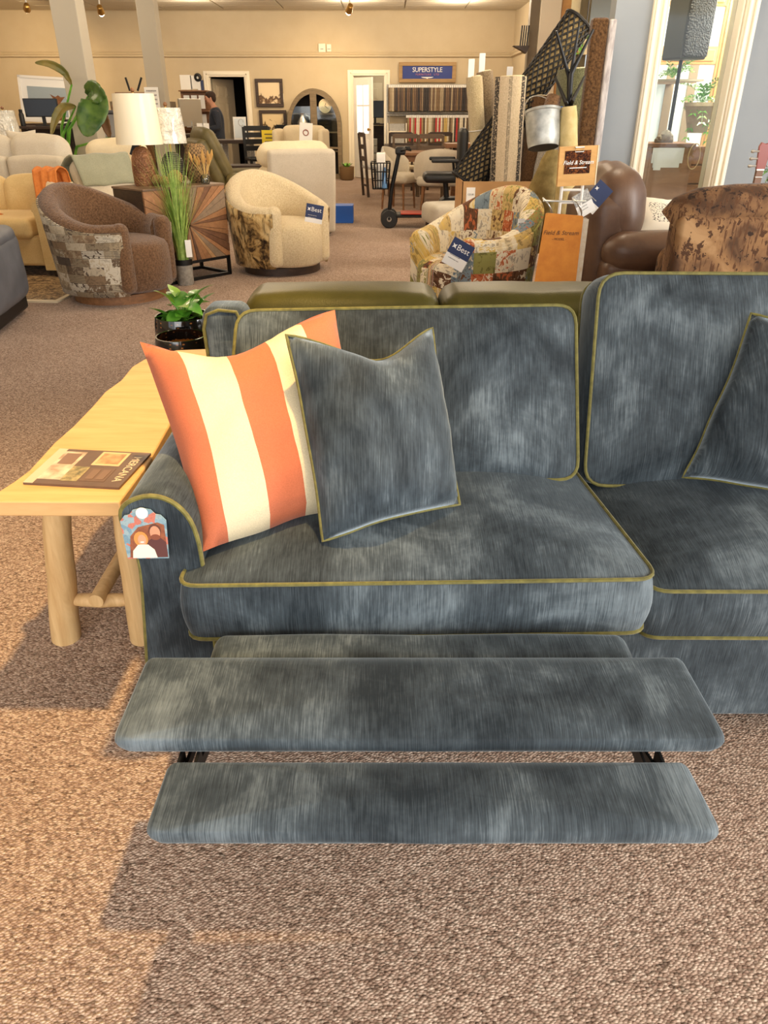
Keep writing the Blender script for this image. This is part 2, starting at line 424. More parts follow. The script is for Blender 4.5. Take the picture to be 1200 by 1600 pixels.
M['yellow'] = mat('yellow_card', (232,204,40), rough=.6)
M['bluebox'] = mat('blue_box', (28,92,190), rough=.5)
M['teal'] = weave('sage_throw', (136,138,116), (162,162,140), 160)
# ================================================================ the setting
def carpet():
    t = NT('loop_carpet'); co = t.co('Object', (135, 215, 1), (0, 0, R(38)))
    v = t.n('TexVoronoi', {'Vector': co, 'Scale': 1.0, 'Randomness': .75})
    sep = t.n('SeparateColor'); t.t.links.new(v.outputs['Color'], sep.inputs[0])
    col = t.ramp(sep.outputs[0], [(.0, (156,129,113)), (.3, (194,167,149)), (.6, (214,189,171)), (1, (234,213,195))])
    fl = t.ramp(sep.outputs[1], [(0, (96,92,76)), (.10, (255,255,255))], True)
    col = t.mix(.5, col, fl, 'MULTIPLY')
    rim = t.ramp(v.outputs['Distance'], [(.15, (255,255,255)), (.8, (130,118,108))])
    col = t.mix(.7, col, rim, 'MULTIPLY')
    big = t.ramp(t.noise(t.co(), 1.3, 3), [(.3, (236,232,228)), (.7, (255,255,255))])
    col = t.mix(1.0, col, big, 'MULTIPLY')
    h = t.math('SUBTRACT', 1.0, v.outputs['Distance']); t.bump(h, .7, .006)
    return t.fin(col, .95, spec=.1, sheen=.1)
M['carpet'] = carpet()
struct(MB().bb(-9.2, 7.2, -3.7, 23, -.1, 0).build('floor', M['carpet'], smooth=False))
YB = 18.4; CZ = 3.15
struct(MB().bb(-9.2, 7.2, -3.7, 23, CZ + .03, CZ + .13).build('ceiling', M['ceil'], smooth=False))
ceil = bpy.data.objects['ceiling']
tm = MB().box((0, 0, 0), (1.19, .59, .03)); t0 = None
for i in range(8):
    for j in range(7):
        c = (-6.3 + 1.22*i, 14.6 + .61*j, CZ + .012)
        if c[1] > YB - .3 or c[0] > 2.4: continue
        if t0 is None: t0 = tm.build('ceiling_tile', M['ceil'], ceil, smooth=False); t0.location = c
        else:
            q = t0.copy(); COL.objects.link(q); q.location = c
# back wall with two doorways
D1 = (-3.80, -3.02, 1.98); D2 = (-.68, .02, 2.0)
w = MB(); T = .14
for x0, x1, z0, z1 in [(-9.2, D1[0], 0, CZ+.03), (D1[0], D1[1], D1[2], CZ+.03), (D1[1], D2[0], 0, CZ+.03), (D2[0], D2[1], D2[2], CZ+.03), (D2[1], 2.9, 0, CZ+.03)]:
    w.bb(x0, x1, YB, YB+T, z0, z1)
struct(w.build('wall_back', M['wall'], smooth=False))
struct(MB().bb(2.75, 2.9, 12.35, YB, 0, CZ+.03).build('wall_right', M['wall'], smooth=False))
struct(MB().bb(-9.2, -9.05, -3.7, YB, 0, CZ+.03).build('wall_left', M['wall'], smooth=False))
# picture rails
tr = MB(); rail = [(0, 0), (.05, .02), (.055, .05), (.03, .06), (.045, .09), (.02, .12), (0, .12)]
tr.add([(x, YB - a, 2.33 + b) for x in (-9.05, 2.75) for a, b in rail], [tuple(range(7)), tuple(range(13, 6, -1))] + [(i, (i+1) % 7, 7+(i+1) % 7, 7+i) for i in range(7)])
tr.add([(2.75 - a, y, 2.33 + b) for y in (12.35, YB) for a, b in rail], [tuple(range(7)), tuple(range(13, 6, -1))] + [(i, (i+1) % 7, 7+(i+1) % 7, 7+i) for i in range(7)])
struct(tr.build('trim_1', M['wall'], weld=True))
bbm = MB().bb(-9.05, D1[0]-.1, YB-.02, YB, 0, .12); bbm.bb(D1[1]+.1, D2[0]-.1, YB-.02, YB, 0, .12).bb(D2[1]+.1, 2.75, YB-.02, YB, 0, .12)
struct(bbm.build('baseboard_back', M['trim'], bevel=.006))
def casing(name, d):
    m = MB()
    for e, s in ((d[0], -1), (d[1], 1)):
        m.bb(min(e, e+s*.11), max(e, e+s*.11), YB-.03, YB+.02, 0, d[2]+.11); m.bb(min(e+s*.02, e+s*.05), max(e+s*.02, e+s*.05), YB-.045, YB, 0, d[2]+.06)
    m.bb(d[0], d[1], YB-.03, YB+.02, d[2], d[2]+.11); m.bb(d[0]-.05, d[1]+.05, YB-.045, YB, d[2]+.03, d[2]+.06)
    m.bb(d[0]-.02, d[0]+.02, YB, YB+T, 0, d[2]).bb(d[1]-.02, d[1]+.02, YB, YB+T, 0, d[2])
    struct(m.build(name, M['trim'], bevel=.006))
casing('trim_2', D1); casing('trim_3', D2)
# rooms behind the doorways
w = MB().bb(-5.2, -2.0, 20.9, 21, 0, 2.7).bb(-5.3, -5.2, YB+T, 21, 0, 2.7).bb(-2.1, -2.0, YB+T, 21, 0, 2.7).bb(-5.2, -2.0, YB+T, 21, 2.62, 2.7)
struct(w.build('wall_storeroom', M['darkroom'], smooth=False))
w = MB().bb(-1.9, 1.8, 21.4, 21.5, 0, 2.9).bb(-1.95, -1.85, YB+T, 21.5, 0, 2.9).bb(1.75, 1.85, YB+T, 21.5, 0, 2.9).bb(-1.9, 1.8, YB+T, 21.5, 2.82, 2.9)
struct(w.build('wall_office', M['wall'], smooth=False))
def panel_door(name, w_, h, mat_, glassy, loc, rz):
    hz = []
    o = struct(MB().bb(0, w_, -.018, .018, .01, h).build(name, mat_, smooth=False, bevel=.004)) if not glassy else None
    if glassy:
        m = MB().bb(0, .11, -.02, .02, .01, h).bb(w_-.11, w_, -.02, .02, .01, h).bb(.11, w_-.11, -.02, .02, .01, .9).bb(.11, w_-.11, -.02, .02, h-.14, h)
        o = struct(m.build(name, mat_, smooth=False, bevel=.004))
        g = MB().bb(.11, w_-.11, -.004, .004, .9, h-.14); g.build('pane', mat('daylit_pane', (226,232,234), rough=.2, emit=(235,240,245), estr=.75), o, smooth=False)
        b_ = MB().bb(.11, w_-.11, -.012, .012, 1.42, 1.45).bb(w_/2-.012, w_/2+.012, -.012, .012, .9, h-.14); b_.build('glazing_bar', mat_, o, smooth=False)
    rows = [(.16, .78)] if glassy else [(.16, .72), (.86, 1.5), (1.6, h-.12)]
    for z0, z1 in rows:
        for x0, x1 in ((.11, w_/2-.04), (w_/2+.04, w_-.11)):
            p = MB(); p.bb(x0, x1, -.026, .026, z0, z1); p.bb(x0+.035, x1-.035, -.032, .032, z0+.035, z1-.035); p.build('door_panel', mat_, o, bevel=.006, smooth=False)
    k = MB().lathe([(.012, 0), (.012, .03), (.028, .045), (.028, .07), (.01, .08)], 14, M=TR((w_-.06, -.018, .98), rx=R(90))); k.build('door_knob', M['brass'], o)
    o.location = loc; o.rotation_euler = (0, 0, rz); return o
panel_door('door_1', .72, 1.95, mat('grey_door', (176,162,138), rough=.5), False, (D1[0]+.03, YB+T+.03, 0), R(62))
panel_door('door_2', .66, 1.96, M['white'], True, (D2[0]+.03, YB-.06, 0), R(-52))
panel_door('door_3', .7, 1.95, mat('office_door_paint', (222,206,170), rough=.5), False, (-.75, 21.36, 0), 0)
# square columns
def column(name, u0, v0, u1, v1, y, w_):
    p = at(u1, v1, y); m = MB().bb(p.x, p.x+w_, y, y+w_, 0, CZ+.03)
    m.bb(p.x-.012, p.x+w_+.012, y-.012, y+w_+.012, 0, .14)
    return m.build(name, mat(name+'_paint', (172,163,145), rough=.6), bevel=.008, smooth=False)
tag(struct(column('column', 85, 0, 115, 213, 9.9, .29)), 'broad pale square column beside the big-leaf plant', 'column')
tag(struct(column('column', 207, 0, 238, 200, 13.4, .27)), 'slimmer pale square column behind the white lamp shade', 'column')
# entry wall with pillar and tall window, right of the back hall
PY = 12.2
px0, px1 = 2.17, 2.46
struct(MB().bb(px0, px1, PY, PY+.3, 0, CZ+.03).build('wall_pillar', mat('pillar_paint', (246,232,206), rough=.6), smooth=False, bevel=.01))
struct(MB().bb(px0-.13, px0-.005, PY+.05, PY+.2, 0, CZ+.03).build('trim_4', mat('pillar_post', (120,106,84), rough=.6), smooth=False))
w = MB().bb(px1, 7.2, PY+.1, PY+.24, 0, 1.45).bb(px1, 7.2, PY+.1, PY+.24, 2.95, CZ+.03).bb(3.55, 7.2, PY+.1, PY+.24, 1.45, 2.95)
struct(w.build('wall_entry', M['wall'], smooth=False))
ow = mat('orange_wood_trim', (226,176,112), (214,160,96), 5, stretch=(1,1,6), rough=.45)
m = MB()
for x0, x1, z0, z1 in [(px1, px1+.14, 1.45, 2.95), (3.41, 3.55, 1.45, 2.95), (px1+.14, 3.41, 1.45, 1.6), (px1+.14, 3.41, 2.05, 2.2), (px1+.14, 3.41, 2.8, 2.95)]:
    m.bb(x0, x1, PY+.05, PY+.26, z0, z1)
o = struct(m.build('window_2', ow, smooth=False, bevel=.01))
for z0, z1 in ((1.6, 2.05), (2.2, 2.8)):
    MB().bb(px1+.14, 3.41, PY+.15, PY+.16, z0, z1).build('pane', M['glass'], o, smooth=False)
# grey partition with interior window
GY = 6.5; GX0 = 1.71; WX = (2.08, 2.66); WZ = (.62, 2.75)
w = MB()
for x0, x1, z0, z1 in [(GX0, WX[0], 0, CZ+.03), (WX[1], 7.2, 0, CZ+.03), (WX[0], WX[1], 0, WZ[0]), (WX[0], WX[1], WZ[1], CZ+.03)]:
    w.bb(x0, x1, GY, GY+.16, z0, z1)
struct(w.build('wall_grey', M['greywall'], smooth=False))
m = MB()
for e, s in ((WX[0], -1), (WX[1], 1)):
    for a, b, d in ((0, .1, .03), (.012, .035, .05), (.06, .088, .05)):
        m.bb(min(e+s*a, e+s*b), max(e+s*a, e+s*b), GY-d, GY+.01, WZ[0]-.1, WZ[1]+.1)
    m.bb(min(e, e-s*.02), max(e, e-s*.02), GY-.01, GY+.2, WZ[0], WZ[1])
m.bb(WX[0], WX[1], GY-.04, GY+.2, WZ[0]-.1, WZ[0]).bb(WX[0], WX[1], GY-.03, GY+.2, WZ[1], WZ[1]+.1)
o = struct(m.build('window_1', M['trim'], smooth=False, bevel=.008))
MB().bb(WX[0]+.02, WX[1]-.02, GY+.10, GY+.108, WZ[0], WZ[1]).build('pane', M['glass'], o, smooth=False)
# vestibule seen through the grey wall's window
VY = 9.3
struct(MB().bb(2.45, 5.6, VY, VY+.12, 0, CZ+.03).build('wall_vestibule', mat('vestibule_wall', (232,184,120), rough=.6), smooth=False))
struct(MB().bb(5.5, 5.6, GY+.16, VY, 0, CZ+.03).build('wall_vestibule_end', M['wall'], smooth=False))
m = MB()
dx0, dx1 = 2.72, 3.72
for x0, x1, z0, z1 in [(dx0, dx0+.14, 0, 2.5), (dx1-.14, dx1, 0, 2.5), (dx0+.14, dx1-.14, 2.3, 2.5), (dx0+.14, dx1-.14, 1.78, 1.95), (dx0+.14, dx1-.14, 0, .55)]:
    m.bb(x0, x1, VY-.07, VY-.002, z0, z1); m.bb(x0+.03, x1-.03, VY-.085, VY-.06, z0+.03, z1-.03)
o = struct(m.build('door_4', ow, smooth=False, bevel=.008))
dp = mat('daylit_door_pane', (214,222,214), rough=.2, emit=(222,232,224), estr=.7)
for z0, z1 in ((.55, 1.78), (1.95, 2.3)):
    MB().bb(dx0+.14, dx1-.14, VY-.05, VY-.03, z0, z1).build('pane', dp, o, smooth=False)
for xx in (dx0+.36, dx0+.6):
    MB().bb(xx, xx+.09, VY-.065, VY-.051, .55, 1.78).build('glazing_bar', mat('taupe_bar', (160,140,112), rough=.6), o, smooth=False)
# storefront behind the viewer: sill, header and mullions with open daylight between
m = MB().bb(-9.2, 7.2, -3.7, -3.55, 0, .45).bb(-9.2, 7.2, -3.7, -3.55, 2.95, CZ+.03)
for k in range(7): m.bb(-9.2+2.7*k, -9.05+2.7*k, -3.7, -3.55, .45, 2.95)
struct(m.build('window_4', M['trim'], smooth=False))
m = MB().bb(7.05, 7.2, -3.7, 12.3, 0, .5).bb(7.05, 7.2, -3.7, 12.3, 2.95, CZ+.03)
for k in range(5): m.bb(7.05, 7.2, -3.7+2.5*k, -3.5+2.5*k, .5, 2.95)
m.bb(7.05, 7.2, GY, 12.3, .5, 2.95)
struct(m.build('window_5', M['trim'], smooth=False))
# track lights near the back wall
for (u, v, y, en, tg, lb) in [(42, 12, 15.4, 260, (-7.6, 18.3, 1.9), 'small warm track spotlight nearest the left edge of the ceiling'), (157, 16, 15.8, 90, (-5.6, 18.3, 1.4), 'small track spotlight above the slim square column'), (546, 14, 15.6, 210, (-1.4, 18.3, 1.4), 'pair-mounted track spotlight above the arched cabinet')]:
    p = at(u, v, y); t = thing('track_light', lb, 'spotlight', (p.x, p.y, CZ), 0, 'track spotlights on the ceiling')
    tgt = Vector(tg); d = (tgt - p).normalized(); q = d.to_track_quat('Z', 'Y').to_matrix().to_4x4()
    MB().bb(p.x-.35, p.x+.35, p.y-.02, p.y+.02, CZ-.03, CZ).build('track', M['white'], t, world=True, smooth=False)
    MB().tube([(p.x, p.y, CZ-.03), p - d*.06], .014, 8).build('stem', M['white'], t, world=True)
    MB().lathe([(.03, -.10), (.045, -.09), (.062, .04), (.062, .06), (.052, .06), (.05, .03)], 18, M=Matrix.Translation(p) @ q).build('lamp_can', M['brass'], t, world=True)
    MB().ball((0, 0, .075), .052, 10, M=Matrix.Translation(p) @ q).build('bulb', M['bulb'], t, world=True)
    light('track_spot', 'SPOT', p + d*.16, en, WARM, tgt, spot_size=R(78), spot_blend=1.0, shadow_soft_size=.05)

# ================================================================ the blue reclining sofa
sofa = thing('reclining_sofa', 'large blue velvet sofa with olive piping and its footrest extended', 'sofa', (0.45, 1.75, 0))
V = M['velvet']; PM = M['piping']
def vel(mb, name, parent=sofa, pipe=None, m=V):
    o = mb.build(name, m, parent, world=True, weld=True, angle=60)
    if pipe: pipe.build('piping', PM, o, world=True)
    return o
# seat cushions (corners are the top face)
b, p = slab_cushion([(-.425,1.235,.494), (.565,1.245,.508), (.50,1.86,.50), (-.375,1.86,.495)], .135, [.045,.05,.05,.05], .055, .01, .012, .006, 1)
vel(b, 'seat_cushion', pipe=p)
b, p = slab_cushion([(.575,1.29,.445), (1.50,1.29,.440), (1.48,1.92,.455), (.545,1.92,.455)], .125, .045, .055, .01, .01, .006, 2)
vel(b, 'seat_cushion', pipe=p)
# back cushions
b, p = slab_cushion([(-.405,1.655,.535), (.492,1.668,.525), (.487,1.875,.918), (-.372,1.875,.900)], .15, .05, .05, .02, .008, .007, 3)
vel(b, 'back_cushion', pipe=p)
b, p = slab_cushion([(.532,1.735,.475), (1.46,1.735,.475), (1.46,1.90,.985), (.545,1.90,.99)], .16, .06, .055, .02, .01, .007, 4)
vel(b, 'back_cushion', pipe=p)
# arms: rolled profile carried back along the sofa
prof = [(-.552,.05), (-.545,.2), (-.528,.36), (-.515,.5), (-.522,.56), (-.534,.605), (-.532,.64), (-.508,.662), (-.468,.672), (-.430,.660), (-.402,.628), (-.388,.58), (-.384,.5), (-.382,.3), (-.382,.05)]
def smooth_poly(pr, k=3):
    out = []
    for i in range(len(pr)-1):
        p0 = Vector(pr[max(i-1,0)]); p1 = Vector(pr[i]); p2 = Vector(pr[i+1]); p3 = Vector(pr[min(i+2,len(pr)-1)])
        for j in range(k):
            t = j/k; out.append(.5*((2*p1)+(p2-p0)*t+(2*p0-5*p1+4*p2-p3)*t*t+(3*p1-p0-3*p2+p3)*t**3))
    return out + [Vector(pr[-1])]
sp = smooth_poly(prof)
def arm(mir):
    f = (lambda x: x) if not mir else (lambda x: 1.10 - x)
    rings = [[Vector((f(q.x), 1.30 + .92*k/14, q.y)) + Vector((noise.noise(Vector((q.x*9, k*.7, q.y*9)))*.004, 0, noise.noise(Vector((q.x*9, k*.8, 3+q.y*9)))*.004)) for q in sp] for k in range(15)]
    c = Vector((f(-.455), 0, 0))
    rings[0] = [Vector((f(q.x), 1.30, q.y)) for q in sp]
    fr = [Vector((f(-.455+(q.x+.455)*.97), 1.292, q.y-.003)) for q in sp]
    o = vel(MB().loft([fr] + rings), 'arm')
    MB().tube([Vector((f(q.x), 1.297, q.y)) for q in sp], .0055, 7).build('piping', PM, o, world=True)
arm(False); arm(True)
# back frame and base
vel(MB().rbox((.55, 2.14, .44), (2.10, .12, .70), .035, .004), 'back_frame')
for ex in (-.46, 1.56): vel(MB().rbox((ex, 2.15, .67), (.125, .13, .37), .03, .004), 'back_corner')
MB().tube([(-.505,2.083,.50), (-.517,2.088,.80), (-.505,2.088,.84), (-.47,2.088,.853), (-.42,2.088,.848), (-.40,2.088,.80)], .005, 7).build('piping', PM, sofa, world=True)
vel(MB().rbox((.97, 1.66, .195), (1.06, .72, .25), .02, .003), 'front_rail')
MB().bb(-.38, .46, 1.36, 2.1, .10, .37).build('seat_box', M['blackplastic'], sofa, world=True, bevel=.01)
for lx in (-.46, 1.42):
    for ly in (1.40, 2.15):
        MB().lathe([(.028,0), (.034,.07), (.034,.10)], 12, (lx, ly, 0)).build('foot', M['darkwood'], sofa, world=True)
# footrest: two padded boards and a flap, carried on black brackets
b, p = slab_cushion([(-.460,.905,.408), (.584,.905,.408), (.578,1.112,.412), (-.458,1.112,.412)], .030, [.028,.028,.010,.010], .022, .012, .010, .006, 7, pipe=0)
vel(b, 'footrest_pad')
b, p = slab_cushion([(-.362,.742,.382), (.514,.742,.382), (.506,.874,.386), (-.358,.874,.386)], .028, [.024,.024,.010,.010], .020, .012, .009, .005, 8, pipe=0)
vel(b, 'footrest_pad')
vel(MB().rbox((.075, 1.165, .372), (.85, .10, .055), .025, .003, wr=.004, n=12), 'footrest_flap')
for bx in (-.335, .462):
    br = MB()
    br.bb(bx-.019, bx+.019, .845, .91, .338, .344).bb(bx-.019, bx-.014, .83, .92, .330, .375).bb(bx+.011, bx+.017, .845, .915, .33, .378)
    br.bb(bx-.02, bx+.02, .85, .875, .345, .375).bar((bx-.012, .85, .345), (bx-.008, 1.0, .335), .006, .022).bar((bx+.01, .9, .34), (bx+.006, 1.40, .20), .006, .022).bar((bx-.006, .98, .335), (bx-.006, 1.40, .30), .006, .022)
    br.bar((bx+.012, .83, .362), (bx-.012, .90, .338), .005, .016)
    br.build('footrest_bracket', M['black'], sofa, world=True, bevel=.001)
# ---------------------------------------------------------------- loose cushions
def stripes():
    t = NT('striped_cloth'); uv = t.co('UV'); sx = t.n('SeparateXYZ'); t.t.links.new(uv, sx.inputs[0])
    nz = t.math('ADD', sx.outputs[0], t.math('MULTIPLY', t.math('SUBTRACT', t.noise(t.co('UV'), 4, 2), .5), .012))
    col = t.ramp(nz, [(0, (196,112,80)), (.14, (222,208,174)), (.36, (196,112,80)), (.57, (222,208,174)), (.78, (196,112,80))], True)
    f = t.noise(t.co('Object', (420,420,420)), 1, 2); col = t.mix(.35, col, t.ramp(f, [(.3, (190,186,180)), (.7, (255,255,255))]), 'MULTIPLY')
    t.bump(f, .2, .002); return t.fin(col, .8, sheen=.1, spec=.2)
c = [(-.388,1.318,.525), (-.01,1.50,.55), (-.118,1.765,.93), (-.548,1.62,.897)]
m, _ = pillow(c, .105, chop=.30, skew=-.2, pinch=.05, seed=2, pipe=0, wr=.010)
tag(m.build('throw_pillow', stripes(), weld=True, angle=80), 'orange and cream striped cushion leaning in the sofa corner', 'cushion')
def vpillow(c, lb, seed, **kw):
    e = thing('throw_pillow', lb, 'cushion', sum((Vector(q) for q in c), Vector())/4 - Vector((0,0,.2)))
    m, p = pillow(c, seed=seed, **kw)
    o = m.build('pillow_body', V, e, world=True, weld=True, angle=80); p.build('piping', PM, e, world=True)
vpillow([(-.128,1.335,.545), (.172,1.468,.56), (.116,1.775,.882), (-.204,1.505,.94)], 'blue velvet cushion with olive piping in front of the striped cushion', 5, T=.125, chop=.27, skew=.15, pinch=.035, wr=.010)
vpillow([(.775,1.70,.515), (1.10,1.52,.52), (1.26,1.62,.92), (.885,1.78,.915)], 'blue velvet cushion cut by the right edge of the photo', 6, T=.10, chop=.12, pinch=.06)
# plastic sleeve tucked behind the cushions
p0 = at(545, 548, 1.80)
tag(MB().box((0,0,0), (.05, .004, .075), 0, TR(p0, rx=R(-20), ry=R(-10))).build('plastic_sleeve', mat('wine_card', (150,96,84), rough=.25), bevel=.002), 'small wine-coloured plastic sleeve against the back cushion', 'card')
# picture tag on the arm
tg = thing('hang_tag', 'scalloped swing tag with a couple photo on the sofa arm', 'tag', (-.485, 1.285, .55))
outl = [(-.042,-.055), (.042,-.055), (.046,.030), (.036,.042), (.026,.044), (.018,.054), (0,.058), (-.018,.054), (-.026,.044), (-.036,.042), (-.046,.030)]
TM = TR((-.487, 1.281, .593), rx=R(84), ry=0, rz=R(2))
flowers = cells('tag_floral', [(120,150,166), (136,164,176), (150,170,176), (196,120,104)], (90,90,90), (70,96,110), detail=.25, metric='EUCLIDEAN', edge=.0)
card = MB().prism(outl, -.0012, .0012, TM).build('card', flowers, tg, world=True, smooth=False)
def flat(poly, z, name, c, dz=.0005):
    MB().prism(poly, z, z+dz, TM).build(name, c if not isinstance(c, tuple) else mat(name, c, rough=.6), tg, world=True, smooth=False)
def ell(cx, cy, a, b_, n=14): return [(cx+a*math.cos(2*math.pi*i/n), cy+b_*math.sin(2*math.pi*i/n)) for i in range(n)]
flat([(-.036,-.052), (.041,-.052), (.041,.020), (.028,.026), (-.012,.016), (-.030,-.004)], .0012, 'photo_ground', mat('photo_ground', (150,86,52), (120,64,40), 120))
flat([(-.002,-.052), (.041,-.052), (.041,-.018), (.030,-.008), (.014,-.008), (.0,-.02)], .0017, 'photo_dark_shirt', (86,44,40))
flat(ell(.021,.008,.0125,.015), .0020, 'photo_hair', (92,52,36)); flat(ell(.021,.004,.0105,.0145), .0024, 'photo_face', (206,140,108)); flat(ell(.021,-.006,.0098,.0065), .0028, 'photo_beard', (126,66,42))
flat(ell(-.009,-.010,.0145,.017), .0022, 'photo_hair', (196,136,66)); flat(ell(-.007,-.012,.0085,.012), .0027, 'photo_face', (214,148,116)); flat(ell(-.007,-.0165,.004,.0016), .0030, 'photo_smile', (236,220,210))
flat([(-.030,-.052), (.020,-.052), (.016,-.034), (.004,-.022), (-.016,-.022), (-.028,-.036)], .0032, 'photo_white_shirt', (236,218,200))
MB().lathe([(.012,0), (.012,.002), (.006,.003)], 16, (0,.047,.0012), TM).build('button', M['white'], tg, world=True)

# ================================================================ live-edge bench table
tb = thing('live_edge_table', 'pale live-edge pine bench table on peeled log legs beside the sofa', 'table', (-.72, 1.9, 0))
ed = [(0,766), (22,752), (45,735), (66,712), (84,692), (115,665), (143,636), (164,612), (189,594), (206,573), (224,562), (246,553)]
left = [onz(u, v, .60) for u, v in ed]
poly = [(-.89,1.41), (-.875,1.44)] + [(q.x, q.y) for q in left] + [(-.74,2.56), (-.60,2.58), (-.575,2.2), (-.585,1.9), (-.572,1.6), (-.578,1.408)]
poly = list(reversed(poly))
MB().prism(poly, .562, .60).build('table_top', M['table'], tb, world=True, bevel=.004, angle=30)
for a, b_, nm in [((-.845,1.69,.565), (-.93,1.69,.0), 'leg'), ((-.676,1.69,.565), (-.70,1.69,.0), 'leg'), ((-.80,2.40,.565), (-.86,2.44,0), 'leg'), ((-.655,2.40,.565), (-.64,2.44,0), 'leg')]:
    a, b_ = Vector(a), Vector(b_)
    ps = [a.lerp(b_, t/8) + Vector((noise.noise(Vector((t*.9, a.x*9, 1)))*.005, 0, 0)) for t in range(9)]
    MB().tube(ps, [.033+.008*t/8 for t in range(9)], 16).build(nm, M['log'], tb, world=True)
MB().tube([(-.895,1.69,.135), (-.86,1.69,.135), (-.80,1.69,.133), (-.74,1.69,.135), (-.70,1.69,.135)], [.012,.019,.021,.019,.012], 12).build('stretcher', M['log'], tb, world=True)
MB().tube([(-.80,1.655,.155), (-.798,1.9,.16), (-.79,2.2,.165), (-.76,2.44,.165)], .021, 14).build('long_stretcher', M['log'], tb, world=True)
MB().tube([(-.85,2.44,.14), (-.64,2.44,.14)], .018, 12).build('stretcher', M['log'], tb, world=True)
# catalogue
mc = [onz(*q, .604) for q in [(36,755), (186,763), (236,709), (94,702)]]
O = sum(mc, Vector())/4; mg = thing('catalogue', 'brown furniture catalogue lying on the pale wood table', 'magazine', (O.x, O.y, .6005))
def mgp(a, b_): return (mc[0]*(1-a)+mc[1]*a)*(1-b_) + (mc[3]*(1-a)+mc[2]*a)*b_
def mquad(r, z, name, m_):
    q = [mgp(r[0], r[2]), mgp(r[1], r[2]), mgp(r[1], r[3]), mgp(r[0], r[3])]
    MB().prism([(p.x, p.y) for p in q], z-.0006, z).build(name, m_, mg, world=True, smooth=False)
q = [mgp(0,0), mgp(1,0), mgp(1,1), mgp(0,1)]
MB().prism([(p.x, p.y) for p in q], .6005, .606).build('cover', mat('catalogue_brown', (92,70,56), (104,80,64), 20, rough=.35), mg, world=True, smooth=False)
mquad((0,.10,0,1), .6066, 'cover_margin', mat('catalogue_pale', (208,186,158), rough=.35))
mquad((.10,.34,.12,.92), .6066, 'printed_bed', mat('print_bed', (222,206,184), (160,132,106), 30, rough=.35))
mquad((.14,.30,.55,.86), .6072, 'printed_throw', mat('print_throw', (128,96,76), rough=.35))
mquad((.34,.52,.10,.50), .6066, 'printed_plant', mat('print_plant', (88,84,50), (190,170,120), 60, rough=.35))
mquad((.50,.80,.56,.96), .6066, 'printed_frame', mat('print_frame', (214,186,140), rough=.35))
mquad((.53,.77,.61,.91), .6072, 'printed_picture', mat('print_picture', (150,110,70), (206,170,120), 40, rough=.35))
mquad((.54,.80,.12,.48), .6066, 'printed_cabinet', mat('print_cabinet', (108,82,64), rough=.35))
for a in (.58, .69): mquad((a,a+.08,.17,.43), .6072, 'printed_cabinet_door', mat('print_door', (124,96,76), rough=.35))
dirx = (mgp(.9,0)-mgp(.9,1)).normalized(); ang = math.atan2(dirx.y, dirx.x); ctr = mgp(.91,.5)
text('lettering', 'MERCANA', .0285, mat('cover_letter', (226,206,172), rough=.4), mg, TR((ctr.x, ctr.y, .6064), rz=ang), .0003, world=True, spacing=1.02)

# ================================================================ olive leather sofa standing back to back
ol = thing('leather_sofa', 'olive green leather sofa with padded head rests behind the blue sofa', 'sofa', (.6, 2.85, 0))
xs = [-.455, .185, .825, 1.465]
for i in range(3):
    x0, x1 = xs[i]+.006, xs[i+1]-.006
    o = MB().rbox(((x0+x1)/2, 2.49, .765), (x1-x0, .26, .135), .055, .008, wr=.004, n=8).build('head_rest', M['olive'], ol, world=True, weld=True, angle=60)
    MB().tube([(x0+.03,2.361,.772), ((x0+x1)/2,2.356,.774), (x1-.03,2.361,.772)], .0035, 6).build('stitched_seam', mat('olive_seam', (86,78,34), rough=.5), o, world=True)
    MB().rbox(((x0+x1)/2, 2.50, .52), (x1-x0, .20, .42), .05, .008).build('back_panel', M['olive'], ol, world=True, weld=True, angle=60)
    MB().rbox(((x0+x1)/2, 2.98, .36), (x1-x0-.01, .62, .18), .06, .015).build('seat_cushion', M['olive'], ol, world=True, weld=True, angle=60)
MB().bb(-.45, 1.46, 2.42, 3.25, .06, .29).build('base', M['olive'], ol, world=True, bevel=.02)
for ax in (-.56, 1.57): MB().rbox((ax, 2.90, .33), (.2, .80, .54), .06, .01).build('arm', M['olive'], ol, world=True, weld=True, angle=60)
for lx in (-.42, 1.43):
    for ly in (2.5, 3.15): MB().lathe([(.02,0), (.03,.07)], 10, (lx, ly, 0)).build('foot', M['black'], ol, world=True)

# ================================================================ glossy planters
gl = NT('black_scale_glaze'); gco = gl.co('Object', (42,42,42)); gv = gl.n('TexVoronoi', {'Vector': gl.co('Object', (34,34,58)), 'Scale': 1.0, 'Randomness': .35})
gcol = gl.ramp(gv.outputs['Distance'], [(.0, (190,130,70)), (.16, (120,74,36)), (.26, (16,13,12)), (1, (14,12,11))]); M['glaze'] = gl.fin(gcol, .08, coat=.8)
def planter(c, r, h, lb, name):
    t = thing(name, lb, 'planter', c)
    pr = [(r*.60,0), (r*.78,h*.12), (r*.98,h*.55), (r*1.02,h*.75), (r*.96,h*.93), (r*.92,h), (r*.86,h), (r*.88,h*.92), (r*.90,h*.8)]
    MB().lathe(pr, 40).build('pot', M['glaze'], t, angle=60)
    return t
pc = at(286, 492, 3.55); r1 = .145
t1 = planter((pc.x, 3.55, 0), r1, pc.z, 'glossy black planter holding a bright green leafy plant', 'planter')
MB().lathe([(r1*.88, pc.z-.05), (.002, pc.z-.045)], 24).build('soil', M['soil'], t1)
pc2 = at(284, 522, 3.28)
t2 = planter((pc2.x, 3.26, 0), .122, pc2.z, 'empty glossy black planter with a brown inner rim', 'planter')
